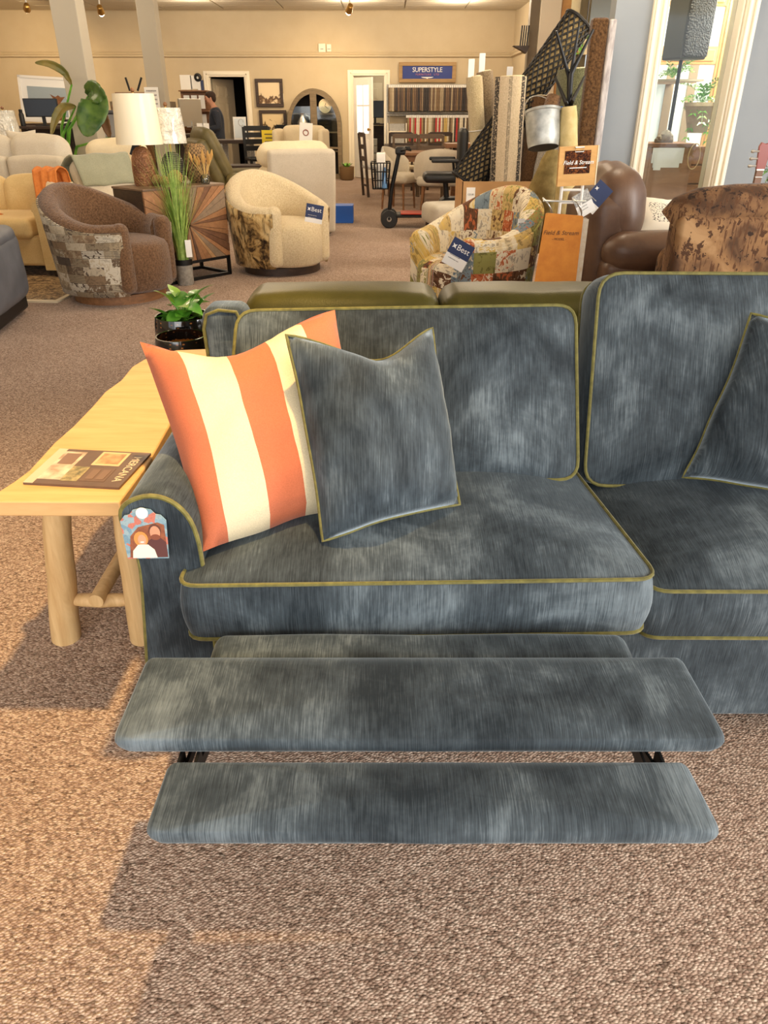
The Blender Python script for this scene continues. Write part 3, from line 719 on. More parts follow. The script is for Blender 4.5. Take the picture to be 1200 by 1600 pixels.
MB().lathe([(.107, pc2.z-.004), (.109, pc2.z-.04), (.10, pc2.z-.10), (.002, pc2.z-.11)], 30, caps=False).build('inner_glaze', mat('amber_glaze', (150,92,36), (110,62,22), 60, rough=.15, coat=.6), t2)
def leaf_mesh(L, W, fold=.25, droop=.3, n=8):
    m = MB()
    def f(u, v):
        a = 2*v-1; wd = W*(math.sin(math.pi*(.10+.90*u))**.8)*(1.15-.45*u)
        return Vector((a*wd/2, u*L - (.12*L*abs(a) if u < .3 else 0)*(1-u/.3), fold*abs(a)*wd/2 - droop*L*u*u))
    return m.grid(f, n, 6)
pl = thing('leafy_plant', 'bright green heart-leaved plant growing in the glossy black planter', 'plant', (pc.x, 3.55, pc.z-.045))
yl = mat('young_leaf', (120,170,44), (168,200,84), 10, rough=.35, coat=.2)
for k in range(30):
    a = random.random()*6.28; L = random.uniform(.075, .115); rr_ = random.uniform(.01, .10); hh_ = random.uniform(.05, .15) - rr_*.35
    b0 = Vector((math.cos(a)*rr_, math.sin(a)*rr_, hh_))
    o = MB(); lm = leaf_mesh(L, L*.80, .22, .35); o.add(lm.v, lm.f, TR(b0, rx=R(random.uniform(-10, 60)), ry=R(random.uniform(-25, 25)), rz=a-math.pi/2+random.uniform(-.6,.6))); lf = o.build('leaf', yl if k % 3 == 0 else M['leaf'], pl)
    MB().tube([(0,0,0), Vector((b0.x*.5, b0.y*.5, hh_*.7)), b0], .0025, 5).build('stem', M['leaf'], lf)
# ================================================================ seating of the middle ground
def barrel_chair(name, label, loc, rz, outer, inner, base, Ro=.43, hb=.84, ha=.58, seat_h=.45, group=None):
    """swivel tub chair facing local -Y"""
    t = thing(name, label, 'armchair', loc, rz, group); n = 40; A = R(138)
    def H(th):
        k = min(1, abs(th)/R(118)); k = k*k*(3-2*k); return hb*(1-k) + ha*k
    def ring(th, prof):
        d = Vector((math.sin(th), math.cos(th)*1.0, 0)); h = H(th)
        return [d*r + Vector((0, 0, z if z < .3 else h + (z-1))) for r, z in prof]
    m = MB(); ths = [-A + 2*A*i/n for i in range(n+1)]
    rows = []
    for th in ths:
        h = H(th); d = Vector((math.sin(th), math.cos(th), 0))
        fl = 1 + .10*(h-.1)*max(0, math.cos(th*.6))
        rows.append([d*(Ro*.93 + (Ro*fl-Ro*.93)*k/6) + Vector((0, 0, .08 + (h-.05-.08)*k/6)) for k in range(7)])
    vs = [p for r in rows for p in r]; fs = [(i*7+j, (i+1)*7+j, (i+1)*7+j+1, i*7+j+1) for i in range(n) for j in range(6)]
    m.add(vs, fs); o = cyl_uv(m).build('outer_shell', outer, t)
    s_ = o.modifiers.new('thick', 'SOLIDIFY'); s_.thickness = .02; s_.offset = -1
    rings = []
    for th in ths:
        h = H(th); d = Vector((math.sin(th), math.cos(th), 0)); fl = 1 + .10*(h-.1)*max(0, math.cos(th*.6)); ro = Ro*fl; w = .13
        loop = []
        for k in range(9):
            a = math.pi*k/8; loop.append(d*(ro - w/2 + math.cos(a)*(w/2+.008)) + Vector((0, 0, h - .06 + math.sin(a)*.06)))
        loop += [d*(ro-w-.02) + Vector((0,0,(h+seat_h)/2)), d*(Ro-w-.03) + Vector((0,0,.2)), d*(Ro*.95-.03) + Vector((0,0,.2)), d*(ro-.028) + Vector((0,0,(h+.2)/2))]
        rings.append([p + d*.006*noise.noise(p*9) for p in loop])
    cyl_uv(MB().loft(rings)).build('inner_back', inner, t, angle=60)
    # rounded arm fronts
    for sg in (-1, 1):
        th = sg*A; d = Vector((math.sin(th), math.cos(th), 0)); c = d*(Ro-.055)
        cyl_uv(MB().rbox((c.x, c.y, .09+(ha-.09)/2), (.135, .12, ha-.09), .055, .006)).build('arm_front', inner, t, weld=True, angle=60)
    sc = []
    rs = Ro-.125
    for k in range(28):
        a = 2*math.pi*k/28; sc.append(Vector((math.cos(a)*rs*(1 if math.sin(a) > 0 else 1.0), math.sin(a)*rs - (.10 if math.sin(a) < 0 else 0)*abs(math.sin(a))**.6)))
    prof = [(.9,.08), (1.0,.11), (1.015,.3), (1.0,seat_h-.05), (.95,seat_h-.015), (.8,seat_h+.01), (.4,seat_h+.02), (.02,seat_h+.022)]
    cyl_uv(MB().loft([[Vector((q.x*k, q.y*k - .03, z)) for q in sc] for k, z in prof])).build('seat', inner, t, angle=60)
    MB().lathe([(Ro*.80,0), (Ro*.80,.07), (Ro*.4,.085)], 36).build('swivel_base', base, t)
    return t
navajo = patchgrid('southwest_weave', [(150,134,108), (178,164,140), (110,92,72), (196,186,166), (128,106,82), (84,72,62), (164,150,126)], .16, .055, (66,56,48), .35, lines=95)
p = onz(190, 478); barrel_chair('swivel_chair', 'brown plush swivel chair with a southwest-patterned woven back', (-2.18, 6.18, 0), R(70), navajo, M['plushbrown'], M['midwood'], .455, .85, .60)
wild = print_cloth('wildlife_print', (206,176,122), (170,136,84), (70,52,34), 7, (222,198,150))
barrel_chair('swivel_chair', 'cream boucle swivel chair with a wildlife-print outer back', (-.98, 7.32, 0), R(42), wild, M['plushcream'], M['darkwood'], .45, .86, .60)
patch = patchgrid('lodge_patchwork', [(214,184,122), (196,110,70), (238,226,200), (130,146,156), (222,190,110), (150,146,84), (240,230,206), (110,76,54), (226,208,170)], .15, .12, (84,60,46), .55)
pc_ = barrel_chair('tub_chair', 'tub armchair in colourful outdoor-scene patchwork print', (.62, 5.35, 0), R(-52), patch, patch, M['darkwood'], .42, .89, .62)
def swing_card(name, lb, c, w_, h, rz, tilt, top, bottom, split=.55, txt=None, par=None):
    t = thing(name, lb, 'tag', c); Mx = TR(c, rx=R(90), rz=rz) @ Matrix.Rotation(tilt, 4, 'Z')
    MB().box((0, h*split/2, 0), (w_, h*(1-split), .004), 0, Mx).build('card_top', top, t, world=True, smooth=False)
    MB().box((0, -h*(1-split)/2, 0), (w_, h*split, .004), 0, Mx).build('card_foot', bottom, t, world=True, smooth=False)
    if txt: text('lettering', txt, w_*.34, M['paper'], t, Mx @ TR((.1*w_, h*.22, .003)), .0005, world=True)
    st = [Mx @ Vector((-.28*w_+.56*w_*math.cos(a)*.18, h*.28+.1*w_*math.sin(a), .003)) for a in [0]]
    MB().prism([(w_*(-.32+.13*math.cos(a)*(1 if k % 2 else .4)), h*.22+w_*.13*math.sin(a)*(1 if k % 2 else .4)) for k, a in enumerate([2*math.pi*j/8 for j in range(8)])], .002, .0035, Mx).build('star_emblem', M['paper'], t, world=True, smooth=False)
    for k in range(2): MB().box((-.1*w_, -h*(.10+.13*k), .0024), (w_*.5, h*.03, .001), 0, Mx).build('printed_line', M['greyprint'], t, world=True, smooth=False)
    return t
q = at(716, 398, 4.86); swing_card('hang_tag', 'navy and white swing tag on the patchwork tub chair', q, .15, .17, R(4), R(-28), M['navy'], M['paper'], .42, 'Best')
q = at(491, 334, 6.80); swing_card('hang_tag', 'navy swing tag pinned to the cream boucle chair', q, .15, .15, 0, R(-10), M['navy'], M['paper'], .25, 'Best')
q = at(813, 362, 5.12); 
t = thing('price_tag', 'narrow white price tag hanging behind the patchwork tub chair', 'tag', q)
MB().box(q, (.05, .004, .16), R(20)).build('card', M['paper'], t, world=True, smooth=False)
for k in range(3): MB().box((q.x, q.y-.004, q.z+.05-.04*k), (.034, .002, .01), R(20)).build('printed_line', M['greyprint'], t, world=True, smooth=False)

# ---------------------------------------------------------------- sunburst sideboard
DX = Vector((.66, .75, 0)).normalized(); DN = Vector((.75, -.66, 0)); SB0 = Vector((-1.97, 6.47, 0)); L = .82; DEP = .46
sb = thing('sideboard', 'square wooden sideboard with a sunburst front on a black metal base', 'cabinet', SB0)
SM = Matrix(((DX.x, -DN.x, 0, SB0.x), (DX.y, -DN.y, 0, SB0.y), (0, 0, 1, 0), (0, 0, 0, 1)))   # local x along the front, y inwards
H0, H1 = .175, .765
MB().bb(0, L, .012, DEP, H0, H1, SM).build('cabinet_body', M['darkwood'], sb, world=True, bevel=.006, smooth=False)
MB().bb(-.005, L+.005, -.012, DEP+.005, H1, H1+.018, SM).build('cabinet_top', wood('weathered_top', (96,74,54), (130,104,80), (6,6,30)), sb, world=True, bevel=.003, smooth=False)
cx, cz = L/2, (H0+H1)/2; hx, hz = L/2, (H1-H0)/2
tones = [wood('strip_tone', (a, b_, c_), (a+26, b_+22, c_+18), (20,20,20)) for a, b_, c_ in [(96,62,38), (134,92,56), (160,122,80), (120,100,78), (76,50,34), (150,104,66)]]
def edgept(a):
    c_, s_ = math.cos(a), math.sin(a); k = min(hx/abs(c_) if abs(c_) > 1e-6 else 9e9, hz/abs(s_) if abs(s_) > 1e-6 else 9e9); return (c_*k, s_*k)
na = 44; angs = [2*math.pi*(k+random.uniform(-.25,.25))/na for k in range(na)] ; angs.append(angs[0]+2*math.pi)
corn = [math.atan2(hz,hx), math.pi-math.atan2(hz,hx), math.pi+math.atan2(hz,hx), 2*math.pi-math.atan2(hz,hx)]
for k in range(na):
    a0, a1 = angs[k]+.004, angs[k+1]-.004
    pts = [(.01*math.cos((a0+a1)/2), .01*math.sin((a0+a1)/2)), edgept(a0)] + [edgept(c_) for c_ in corn if a0 < c_ < a1] + [edgept(a1)]
    d = -.002-random.random()*.008
    n_ = len(pts); vs = [(cx+x, .012, cz+z) for x, z in pts] + [(cx+x, d, cz+z) for x, z in pts]
    MB().add(vs, [tuple(range(n_)), tuple(range(2*n_-1, n_-1, -1))] + [(i, n_+i, n_+(i+1) % n_, (i+1) % n_) for i in range(n_)], SM).build('wood_strip', tones[(k*7+random.randrange(3)) % 6], sb, world=True, smooth=False)
fr = MB(); w_ = .026
for x in (w_/2, L-w_/2):
    for y in (w_/2, DEP-w_/2): fr.box((x, y, H0/2), (w_, w_, H0), 0, SM)
for y in (w_/2, DEP-w_/2):
    for z in (w_/2, H0-w_/2): fr.box((L/2, y, z), (L, w_, w_), 0, SM)
for x in (w_/2, L-w_/2):
    for z in (w_/2, H0-w_/2): fr.box((x, DEP/2, z), (w_, DEP, w_), 0, SM)
fr.build('metal_base', M['black'], sb, world=True, smooth=False)
ZT = H1+.018
def lamp(loc, name, lb, bprof, bmat, s0, s1, sr0, sr1, smat, neck):
    t = thing(name, lb, 'lamp', loc)
    MB().lathe(bprof, 32).build('lamp_base', bmat, t, angle=60)
    zt = bprof[-1][1]; MB().tube([(0,0,zt-.01), (0,0,s1+.015)], .008, 8).build('lamp_neck', M['brass'], t)
    n = 64
    rings = [[Vector((math.cos(2*math.pi*j/n), math.sin(2*math.pi*j/n), 0))*(r*(1+wob*noise.noise(Vector((j*.9, z*9, 1))))) + Vector((0,0,z)) for j in range(n)] for r, z, wob in [(sr1-.006, s1-.002, 0), (sr1, s1, 0)] + [(sr1+(sr0-sr1)*k/8, s1+(s0-s1)*k/8, neck) for k in range(9)] + [(sr0-.006, s0+.002, 0), (sr1-.008, s1-.004, 0)]]
    MB().loft(rings, caps=False).build('lamp_shade', smat, t, angle=70)
    MB().ball((0,0,s1+.025), .018, 8).build('finial', M['midwood'], t)
    b_ = MB()
    for k in range(3): b_.tube([(0,0,s1-.005), (math.cos(k*2.1)*sr1*.98, math.sin(k*2.1)*sr1*.98, s1-.005)], .003, 5)
    b_.build('shade_spider', M['brass'], t)
    return t
def shade_mat(n, c, e):
    t = NT(n); return t.fin(lin(c), .6, coat=.25, emit=c, estr=e)
ham = NT('hammered_copper'); hv = ham.n('TexVoronoi', {'Vector': ham.co(), 'Scale': 70.0}); ham.bump(hv.outputs['Distance'], .8, .01)
hm = ham.fin(ham.ramp(ham.noise(ham.co(), 9, 4), [(.3, (112,70,44)), (.7, (176,124,84))]), .5, metal=.35)
pl1 = onz(226, 292, ZT); sc_ = 1.0
lamp((-2.05, 6.86, ZT), 'table_lamp', 'taller table lamp with a hammered copper base and plain white drum shade', [(.085,0), (.092,.02), (.094,.14), (.088,.21), (.07,.262), (.045,.29), (.02,.30)], hm, .315, .685, .19, .165, shade_mat('linen_shade', (240,228,198), 0), .0)
rib = NT('grey_feather_glaze'); rw = rib.n('TexWave', {'Vector': rib.co('Object', (1,1,1)), 'Scale': 22.0, 'Distortion': 3.0}, bands_direction='Z'); rib.bump(rw.outputs['Fac'], .8, .02)
rm = rib.fin(rib.ramp(rw.outputs['Fac'], [(.3, (58,54,50)), (.7, (120,114,106))]), .5)
crin = NT('plastic_wrap'); crin.bump(crin.noise(crin.co(), 16, 4, .6, 1.5), 1.0, .05); cm = crin.fin(lin((238,232,216)), .18, coat=.9)
lamp((-1.86, 7.10, ZT), 'table_lamp', 'shorter table lamp with a dark ribbed base and plastic-wrapped shade', [(.05,0), (.08,.02), (.098,.08), (.10,.14), (.09,.19), (.06,.23), (.02,.25)], rm, .315, .585, .145, .12, cm, .035)
for k, (dx, dy, r) in enumerate([(-1.85, 6.74, .042), (-1.78, 6.83, .062), (-1.93, 6.80, .045)]):
    bm_ = NT('rattan_ball'); wv = bm_.n('TexWave', {'Vector': bm_.co(), 'Scale': 40.0, 'Distortion': 6.0}); bm_.bump(wv.outputs['Fac'], .8, .01)
    tag(MB().ball((0,0,r), r, 14).build('decor_ball', bm_.fin(bm_.ramp(wv.outputs['Fac'], [(.3, (130,96,50)), (.7, (200,166,104))]), .8)), ['smallest rattan ball on the sideboard by the copper lamp', 'largest rattan ball on the sideboard before the ribbed lamp', 'middle-sized rattan ball on the sideboard between both lamps'][k], 'ornament', 'rattan balls on the sideboard').location = (dx, dy, ZT)
bk = MB().box((0,0,0), (.13, .015, .10)).build('small_frame', M['black'], bevel=.003); bk.location = (-2.13, 7.06, ZT+.335); bk.rotation_euler = (R(-8), R(25), R(15))
tag(bk, 'small dark card tilted beneath the plain white lamp shade', 'card')
bk.location.z = ZT+.25
wvn = NT('woven_cane'); ww = wvn.n('TexChecker', {'Vector': wvn.co('Object', (1,1,1)), 'Scale': 60.0, 'Color1': lin((150,118,76)), 'Color2': lin((92,70,44))}); wm = wvn.fin(ww.outputs['Color'], .8)
t = thing('woven_vase', 'tall woven cane vase standing behind the ribbed lamp', 'vase', (-1.66, 7.16, ZT))
MB().lathe([(.07,0), (.10,.05), (.105,.2), (.085,.29), (.06,.31), (.055,.31), (.06,.28)], 28).build('vase_body', wm, t, angle=60)
t = thing('dried_stems', 'dried wheat stems in a small clear vase on the sideboard', 'dried flowers', (-1.56, 6.98, ZT))
MB().lathe([(.03,0), (.04,.02), (.04,.06), (.025,.08), (.022,.08), (.035,.05), (.03,.01)], 18).build('vase', M['glass'], t)
for k in range(12):
    a = k*2.4; d = Vector((math.cos(a)*random.uniform(.03,.10), math.sin(a)*random.uniform(.03,.10), random.uniform(.14,.21)))
    s_ = MB().tube([(0,0,.02), d*.6+Vector((0,0,.02)), d], .0025, 5); st = s_.build('stem', mat('straw', (206,172,104), rough=.8), t)
    e = MB().tube([d, d*1.12+Vector((0,0,.02)), d*1.22+Vector((0,0,.04))], [.006,.014,.003], 6); e.build('seed_head', mat('straw_head', (186,144,80), rough=.9), st)
# ---------------------------------------------------------------- grass in a pot
gp = onz(288, 447); gp.y += .07
t = thing('potted_grass', 'tall artificial grass in a small grey pot beside the sunburst sideboard', 'plant', gp)
MB().lathe([(.062,0), (.07,.01), (.073,.17), (.076,.175), (.076,.215), (.068,.215), (.066,.19), (.002,.19)], 28).build('pot', mat('grey_pot', (176,170,158), (140,136,126), 30, rough=.7), t, angle=50)
MB().lathe([(.0775,.17), (.0775,.218)], 28, caps=False).build('pot_rim', M['black'], t)
bl = MB()
for k in range(240):
    a = random.random()*6.28; r0 = random.random()*.05; lean = random.uniform(.06,.36)*random.random()**.4; h = random.uniform(.5,.98); w2 = random.uniform(.004,.007)
    d = Vector((math.cos(a), math.sin(a), 0)); sd = Vector((-d.y, d.x, 0)); b0 = d*r0 + Vector((0,0,.19)); ps = []
    for s in range(6):
        u = s/5; c = b0 + d*lean*u*u + Vector((0,0,h*u*(1-.12*u*lean*3))); ww_ = w2*(1-u*.9); ps += [c - sd*ww_, c + sd*ww_]
    bl.add(ps, [(2*s, 2*s+1, 2*s+3, 2*s+2) for s in range(5)])
bl.build('grass_blades', M['grass'], t, kind='stuff')
MB().box((.075,-.06,.31), (.05,.003,.14), R(25)).build('price_card', M['paper'], t, smooth=False)
# ---------------------------------------------------------------- grey recliner at the left edge
g = thing('recliner', 'dark grey leather recliner cut by the left edge of the photo', 'armchair', (-2.95, 5.2, 0), R(8))
MB().rbox((.20, -.02, .36), (.30, .86, .50), .10, .015, wr=.005).build('arm', M['greylea'], g, weld=True, angle=60)
MB().rbox((.20, -.05, .57), (.29, .8, .13), .06, .01).build('arm_pad', M['greylea'], g, weld=True, angle=60)
MB().rbox((-.25, -.1, .36), (.62, .70, .24), .07, .02).build('seat', M['greylea'], g, weld=True, angle=60)
MB().rbox((-.25, .38, .66), (.66, .26, .74), .1, .02, M=TR((0,0,0), rx=R(-8))).build('backrest', M['greylea'], g, weld=True, angle=60)
MB().bb(-.55, .30, -.38, .40, .03, .14).build('base', M['black'], g, bevel=.02)
for fx in (-.5, .2):
    for fy in (-.33, .35): MB().lathe([(.03,0),(.03,.04)], 10, (fx,fy,0)).build('foot', M['black'], g)
# ---------------------------------------------------------------- tan sofa with throw
rug = thing('area_rug', 'patterned tan area rug with a pale bound edge under the tan sofa', 'rug', (-3.9, 6.6, 0), R(-4))
MB().bb(-1.55, 1.30, -.55, 1.2, .0, .012).build('rug_pile', print_cloth('rug_print', (190,160,116), (150,122,84), (110,84,56), 14), rug, smooth=False)
MB().bb(-1.58, 1.34, -.60, -.55, 0, .014).bb(1.30, 1.34, -.55, 1.2, 0, .014).build('rug_binding', M['cream'], rug, smooth=False)
CS = M['creamsofa']
s2 = thing('tan_sofa', 'tan fabric sofa with an orange throw beside the brown plush chair', 'sofa', (-3.72, 7.35, .013), R(-4))
MB().rbox((-.2, 0, .22), (1.75, .80, .26), .03, .005).build('base', CS, s2, weld=True, angle=60)
for k in range(2): MB().rbox((-.62+.83*k, -.10, .41), (.81, .72, .17), .05, .02).build('seat_cushion', CS, s2, weld=True, angle=60)
for k in range(3): MB().rbox((-.72+.53*k, .24, .60), (.53, .22, .42), .09, .03, M=TR((0,0,0), rx=R(-6))).build('back_cushion', CS, s2, weld=True, angle=60)
MB().rbox((-.2, .40, .42), (1.75, .14, .66), .05, .005).build('back_frame', CS, s2, weld=True, angle=60)
pr = [(-.10,.06), (-.10,.5), (-.12,.56), (-.09,.63), (0,.655), (.09,.63), (.12,.56), (.10,.5), (.10,.06)]
sp2 = smooth_poly(pr)
for ax in (.78, -1.18):
    o = MB().loft([[Vector((ax+q.x, -.43+.9*k/6, q.y)) for q in sp2] for k in range(7)]).build('arm', CS, s2, angle=60)
for fx in (.75, -1.1):
    for fy in (-.36, .36): MB().lathe([(.03,0),(.04,.10)], 10, (fx,fy,-.001)).build('foot', M['darkwood'], s2)
th = thing('throw_blanket', 'orange throw blanket hung over the back of the tan sofa', 'blanket', (-3.10, 7.42, .42), R(-4))
def drape(u, v):
    x = -.11+.22*u + .015*math.sin(v*9); 
    if v < .5: k = v/.5; y, z = -.20+.16*k, .02+.42*k
    elif v < .62: k = (v-.5)/.12; y, z = -.04+.22*k, .44+.03*math.sin(k*math.pi)
    else: k = (v-.62)/.38; y, z = .20+.01*k, .44-.36*k
    return Vector((x, y-.012*math.sin(u*19)*(.4+v)-.02, z + .008*math.sin(u*13+v*4)))
o = MB().grid(drape, 22, 34).build('blanket_cloth', M['orange'], th); s_ = o.modifiers.new('thick', 'SOLIDIFY'); s_.thickness = .012
tb2 = MB()
tb2.grid(lambda u, v: Vector(((u-.5)*.30*(1-.25*math.sin(v*6.28)), (v-.5)*.24, .09*math.sin(math.pi*u)*math.sin(math.pi*v)**.6*(1+.35*math.sin(u*16+v*5)))), 26, 18)
o = tag(tb2.build('bunched_throw', M['orange']), 'bunched orange throw lying on the tan sofa seat', 'blanket'); o.location = (-3.62, 7.02, .515); s_ = o.modifiers.new('thick', 'SOLIDIFY'); s_.thickness = .01
def loose_pillow(label, c, w_, rz, lean, m_, T=.07, seed=1):
    Mx = TR(c, rz=rz) @ Matrix.Rotation(lean, 4, 'X')
    cs = [Mx @ Vector(q) for q in [(-w_/2,0,-w_/2), (w_/2,0,-w_/2), (w_/2,0,w_/2), (-w_/2,0,w_/2)]]
    m, p_ = pillow(cs, T, seed=seed, pipe=0, N=14, chop=.06); return tag(m.build('throw_pillow', m_, weld=True, angle=80), label, 'cushion')
loose_pillow('cream cushion on the tan sofa cut by the left edge', (-4.22, 7.20, .66), .40, R(8), R(-16), M['cream'], seed=4)
loose_pillow('pale cushion leaning at the right end of the tan sofa', (-2.98, 7.24, .62), .34, R(-25), R(-16), M['cream'], seed=5)
# ---------------------------------------------------------------- rear row of ivory sofas
def rear_sofa(label, loc, rz, n, wd, m_, hb, pill, zb=.80):
    t = thing('ivory_sofa', label, 'sofa', loc, rz)
    for k in range(n):
        MB().rbox(((k-(n-1)/2)*wd, 0, .10+zb/2), (wd-.012, .20, zb-.02), .05, .02).build('back_panel', m_, t, weld=True, angle=60)
        MB().rbox(((k-(n-1)/2)*wd, .17, hb-.16), (wd-.01, .22, .36), .10, .03, wr=.01).build('back_cushion', pill, t, weld=True, angle=60)
        MB().rbox(((k-(n-1)/2)*wd, .52, .38), (wd-.01, .66, .2), .06, .02).build('seat_cushion', m_, t, weld=True, angle=60)
    MB().bb(-n*wd/2, n*wd/2, -.05, .85, .08, .3).build('base', m_, t, bevel=.02)
    for ax in (-1, 1): MB().rbox((ax*(n*wd/2+.09), .38, .36), (.2, .95, .56), .07, .01).build('arm', m_, t, weld=True, angle=60)
    for fx in (-1, 1):
        for fy in (0, .8): MB().lathe([(.025,0),(.03,.085)], 8, (fx*n*wd/2*.95, fy, 0)).build('foot', M['darkwood'], t)
    return t
rear_sofa('ivory three-seat sofa seen from behind under the big-leaf plant', (-4.36, 8.75, 0), 0, 3, .60, M['ivory'], 1.08, M['ivory'], .82)
rear_sofa('ivory armchair seen from behind beside the sage-draped recliner', (-3.02, 8.98, 0), R(-4), 1, .66, M['cream'], 1.03, M['cream'], .74)
loose_pillow('taupe cushion on the rear ivory sofa near the left edge', (-5.2, 9.12, .99), .34, 0, R(-8), weave('taupe_cloth', (150,132,100), (170,150,116), 160), seed=8)
loose_pillow('olive cushion on the rear ivory sofa below the monitor', (-4.55, 9.14, .99), .34, 0, R(-8), weave('khaki_cloth', (158,140,100), (178,158,116), 160), seed=9)
loose_pillow('wide ivory cushion on the rear sofa below the big leaf', (-4.05, 9.14, .99), .34, 0, R(-8), M['ivory'], seed=10)
# sage-draped recliner
sg_ = thing('recliner', 'pale recliner with a sage green throw over its tilted back', 'armchair', (-2.62, 8.2, 0), R(52))
Mb = TR((0, .28, .34), rx=R(-26))
MB().rbox((0, 0, .30), (.62, .2, .62), .09, .02, M=Mb).build('backrest', M['ivory'], sg_, weld=True, angle=60)
MB().rbox((0, -.08, .35), (.56, .62, .22), .07, .02).build('seat', M['ivory'], sg_, weld=True, angle=60)
for ax in (-.36, .36): MB().rbox((ax, -.02, .32), (.16, .78, .50), .06, .01).build('arm', M['ivory'], sg_, weld=True, angle=60)
MB().bb(-.32, .32, -.3, .34, .02, .16).build('base', M['black'], sg_, bevel=.02)
o = MB().grid(lambda u, v: (Mb @ Vector(((u-.5)*.66, (-.125 if v < .35 else .125 if v > .5 else -.125+.25*(v-.35)/.15), (.30+.32*v/.35 if v < .35 else .62+.02*math.sin((v-.35)/.15*math.pi) if v < .5 else .62-.62*(v-.5)/.5)))) + Vector((0, .006*math.sin(u*16), .006*math.sin(u*11+v*8))), 18, 30).build('throw_cloth', M['teal'], sg_)
s_ = o.modifiers.new('thick', 'SOLIDIFY'); s_.thickness = .016; s_.offset = 0
# olive recliner
orc = thing('recliner', 'olive leather recliner leaning back before the standing man', 'armchair', (-1.98, 11.2, 0), R(118))
Mb = TR((0, .30, .36), rx=R(-24))
MB().rbox((0, .05, .36), (.74, .16, .74), .06, .01, M=Mb).build('back_shell', M['oliverec'], orc, weld=True, angle=60)
MB().rbox((0, -.09, .43), (.66, .20, .74), .10, .03, M=Mb, wr=.012).build('back_cushion', M['oliverec'], orc, weld=True, angle=60)
MB().rbox((0, -.18, .37), (.58, .74, .22), .08, .02).build('seat', M['oliverec'], orc, weld=True, angle=60)
for ax in (-.40, .40): MB().rbox((ax, -.10, .34), (.19, .90, .54), .08, .01).build('arm', M['oliverec'], orc, weld=True, angle=60)
MB().bb(-.36, .36, -.4, .36, .02, .16).build('base', M['black'], orc, bevel=.02)
# white recliner seen from behind
wr_ = thing('recliner', 'large white fabric recliner seen from behind with a tufted cushion', 'armchair', (-1.03, 9.45, 0), R(17))
Mb = TR((0, -.05, .30), rx=R(7))
MB().rbox((.04, -.02, .20), (.78, .14, .92), .04, .008, M=Mb).build('back_shell', M['ivory'], wr_, weld=True, angle=60)
for k in range(3): MB().rbox((-.02, .14, .12+.23*k), (.80, .22, .25), .09, .025, M=Mb, wr=.015).build('back_cushion', M['cream'], wr_, weld=True, angle=60)
MB().rbox((0, .50, .36), (.62, .72, .22), .08, .02).build('seat', M['ivory'], wr_, weld=True, angle=60)
for ax in (-.36, .34): MB().rbox((ax, .46, .33), (.16, .84, .50), .07, .01).build('arm', M['ivory'], wr_, weld=True, angle=60)
MB().bb(-.4, .4, -.05, .8, .02, .2).build('base', M['black'], wr_, bevel=.02)
# wing chair
wg = thing('wing_chair', 'beige wing-back armchair with a white card on its seat', 'armchair', (-1.22, 11.7, 0), R(-14))
WB = weave('oat_weave', (204,186,152), (224,208,176), 160)
MB().rbox((0, .25, .72), (.66, .17, .86), .12, .015).build('backrest', WB, wg, weld=True, angle=60)
for ax in (-.34, .34):
    MB().rbox((ax, .10, .82), (.09, .34, .58), .045, .008).build('wing', WB, wg, weld=True, angle=60); MB().rbox((ax, -.06, .38), (.13, .64, .50), .06, .01).build('arm', WB, wg, weld=True, angle=60)
MB().rbox((0, -.08, .38), (.58, .62, .2), .07, .02).build('seat', WB, wg, weld=True, angle=60)
for fx in (-.3, .3):
    for fy in (-.3, .3): MB().lathe([(.018,0),(.028,.16)], 8, (fx,fy,0)).build('leg', M['darkwood'], wg)
sc = thing('care_card', 'white card with a round emblem propped on the wing chair', 'card', at(478, 215, 11.42))
q = at(478, 211, 11.42); MB().box((0,0,0), (.18,.006,.30), 0, TR(q, rx=R(-6), ry=R(4))).build('card', M['paper'], sc, world=True, smooth=False)
MB().tube([q+Vector((.035*math.cos(a), -.008, .03+.035*math.sin(a))) for a in [k*.42 for k in range(15)]], .006, 5, closed=True).build('emblem', mat('emblem_red', (150,70,50)), sc, world=True)
tag(MB().bb(-.2,.2,-.15,.15,0,.22).build('blue_box', M['bluebox'], bevel=.005), 'bright blue box on the floor behind the white recliner', 'box').location = (-.62, 10.75, 0)
# ================================================================ rug corner on the right
def roll(name, label, a, b, r, m_, spiral=True, endm=None, wob=.006, strap=None, cat='rug roll'):
    a, b = Vector(a), Vector(b); t = thing(name, label, cat, (a.x, a.y, a.z)); d = (b-a).normalized(); n = 26; k = 16
    q = d.to_track_quat('Z', 'Y').to_matrix(); L_ = (b-a).length; rings = []
    for i in range(k+1):
        rings.append([a + q @ Vector((math.cos(x)*rr, math.sin(x)*rr, L_*i/k)) for x, rr in [(2*math.pi*j/n, r + wob*noise.noise(Vector((j*.5, i*.7, r*90)))) for j in range(n)]])
    m = MB().loft(rings)
    for i in range(k+1):
        for j in range(n): m.uv[i*n+j] = (j/n, .001 + L_*i/k)
    m.build('rug_pile', m_, t, angle=70, world=True)
    sp = [b + q @ Vector((math.cos(x)*(r*.92-.010*x), math.sin(x)*(r*.92-.010*x), .003)) for x in [i*.35 for i in range(int((r*.9/.010)/.35))] if r*.92-.010*x > .01]
    if spiral and len(sp) > 3: MB().tube(sp, .005, 5).build('rolled_edge', endm or M['cream'], t, world=True)
    if strap is not None:
        c = a.lerp(b, strap); MB().tube([c + q @ Vector((math.cos(x)*(r+.006), math.sin(x)*(r+.006), 0)) for x in [i*.3142 for i in range(20)]], .004, 5, closed=True).build('strap', M['paper'], t, world=True)
    return t
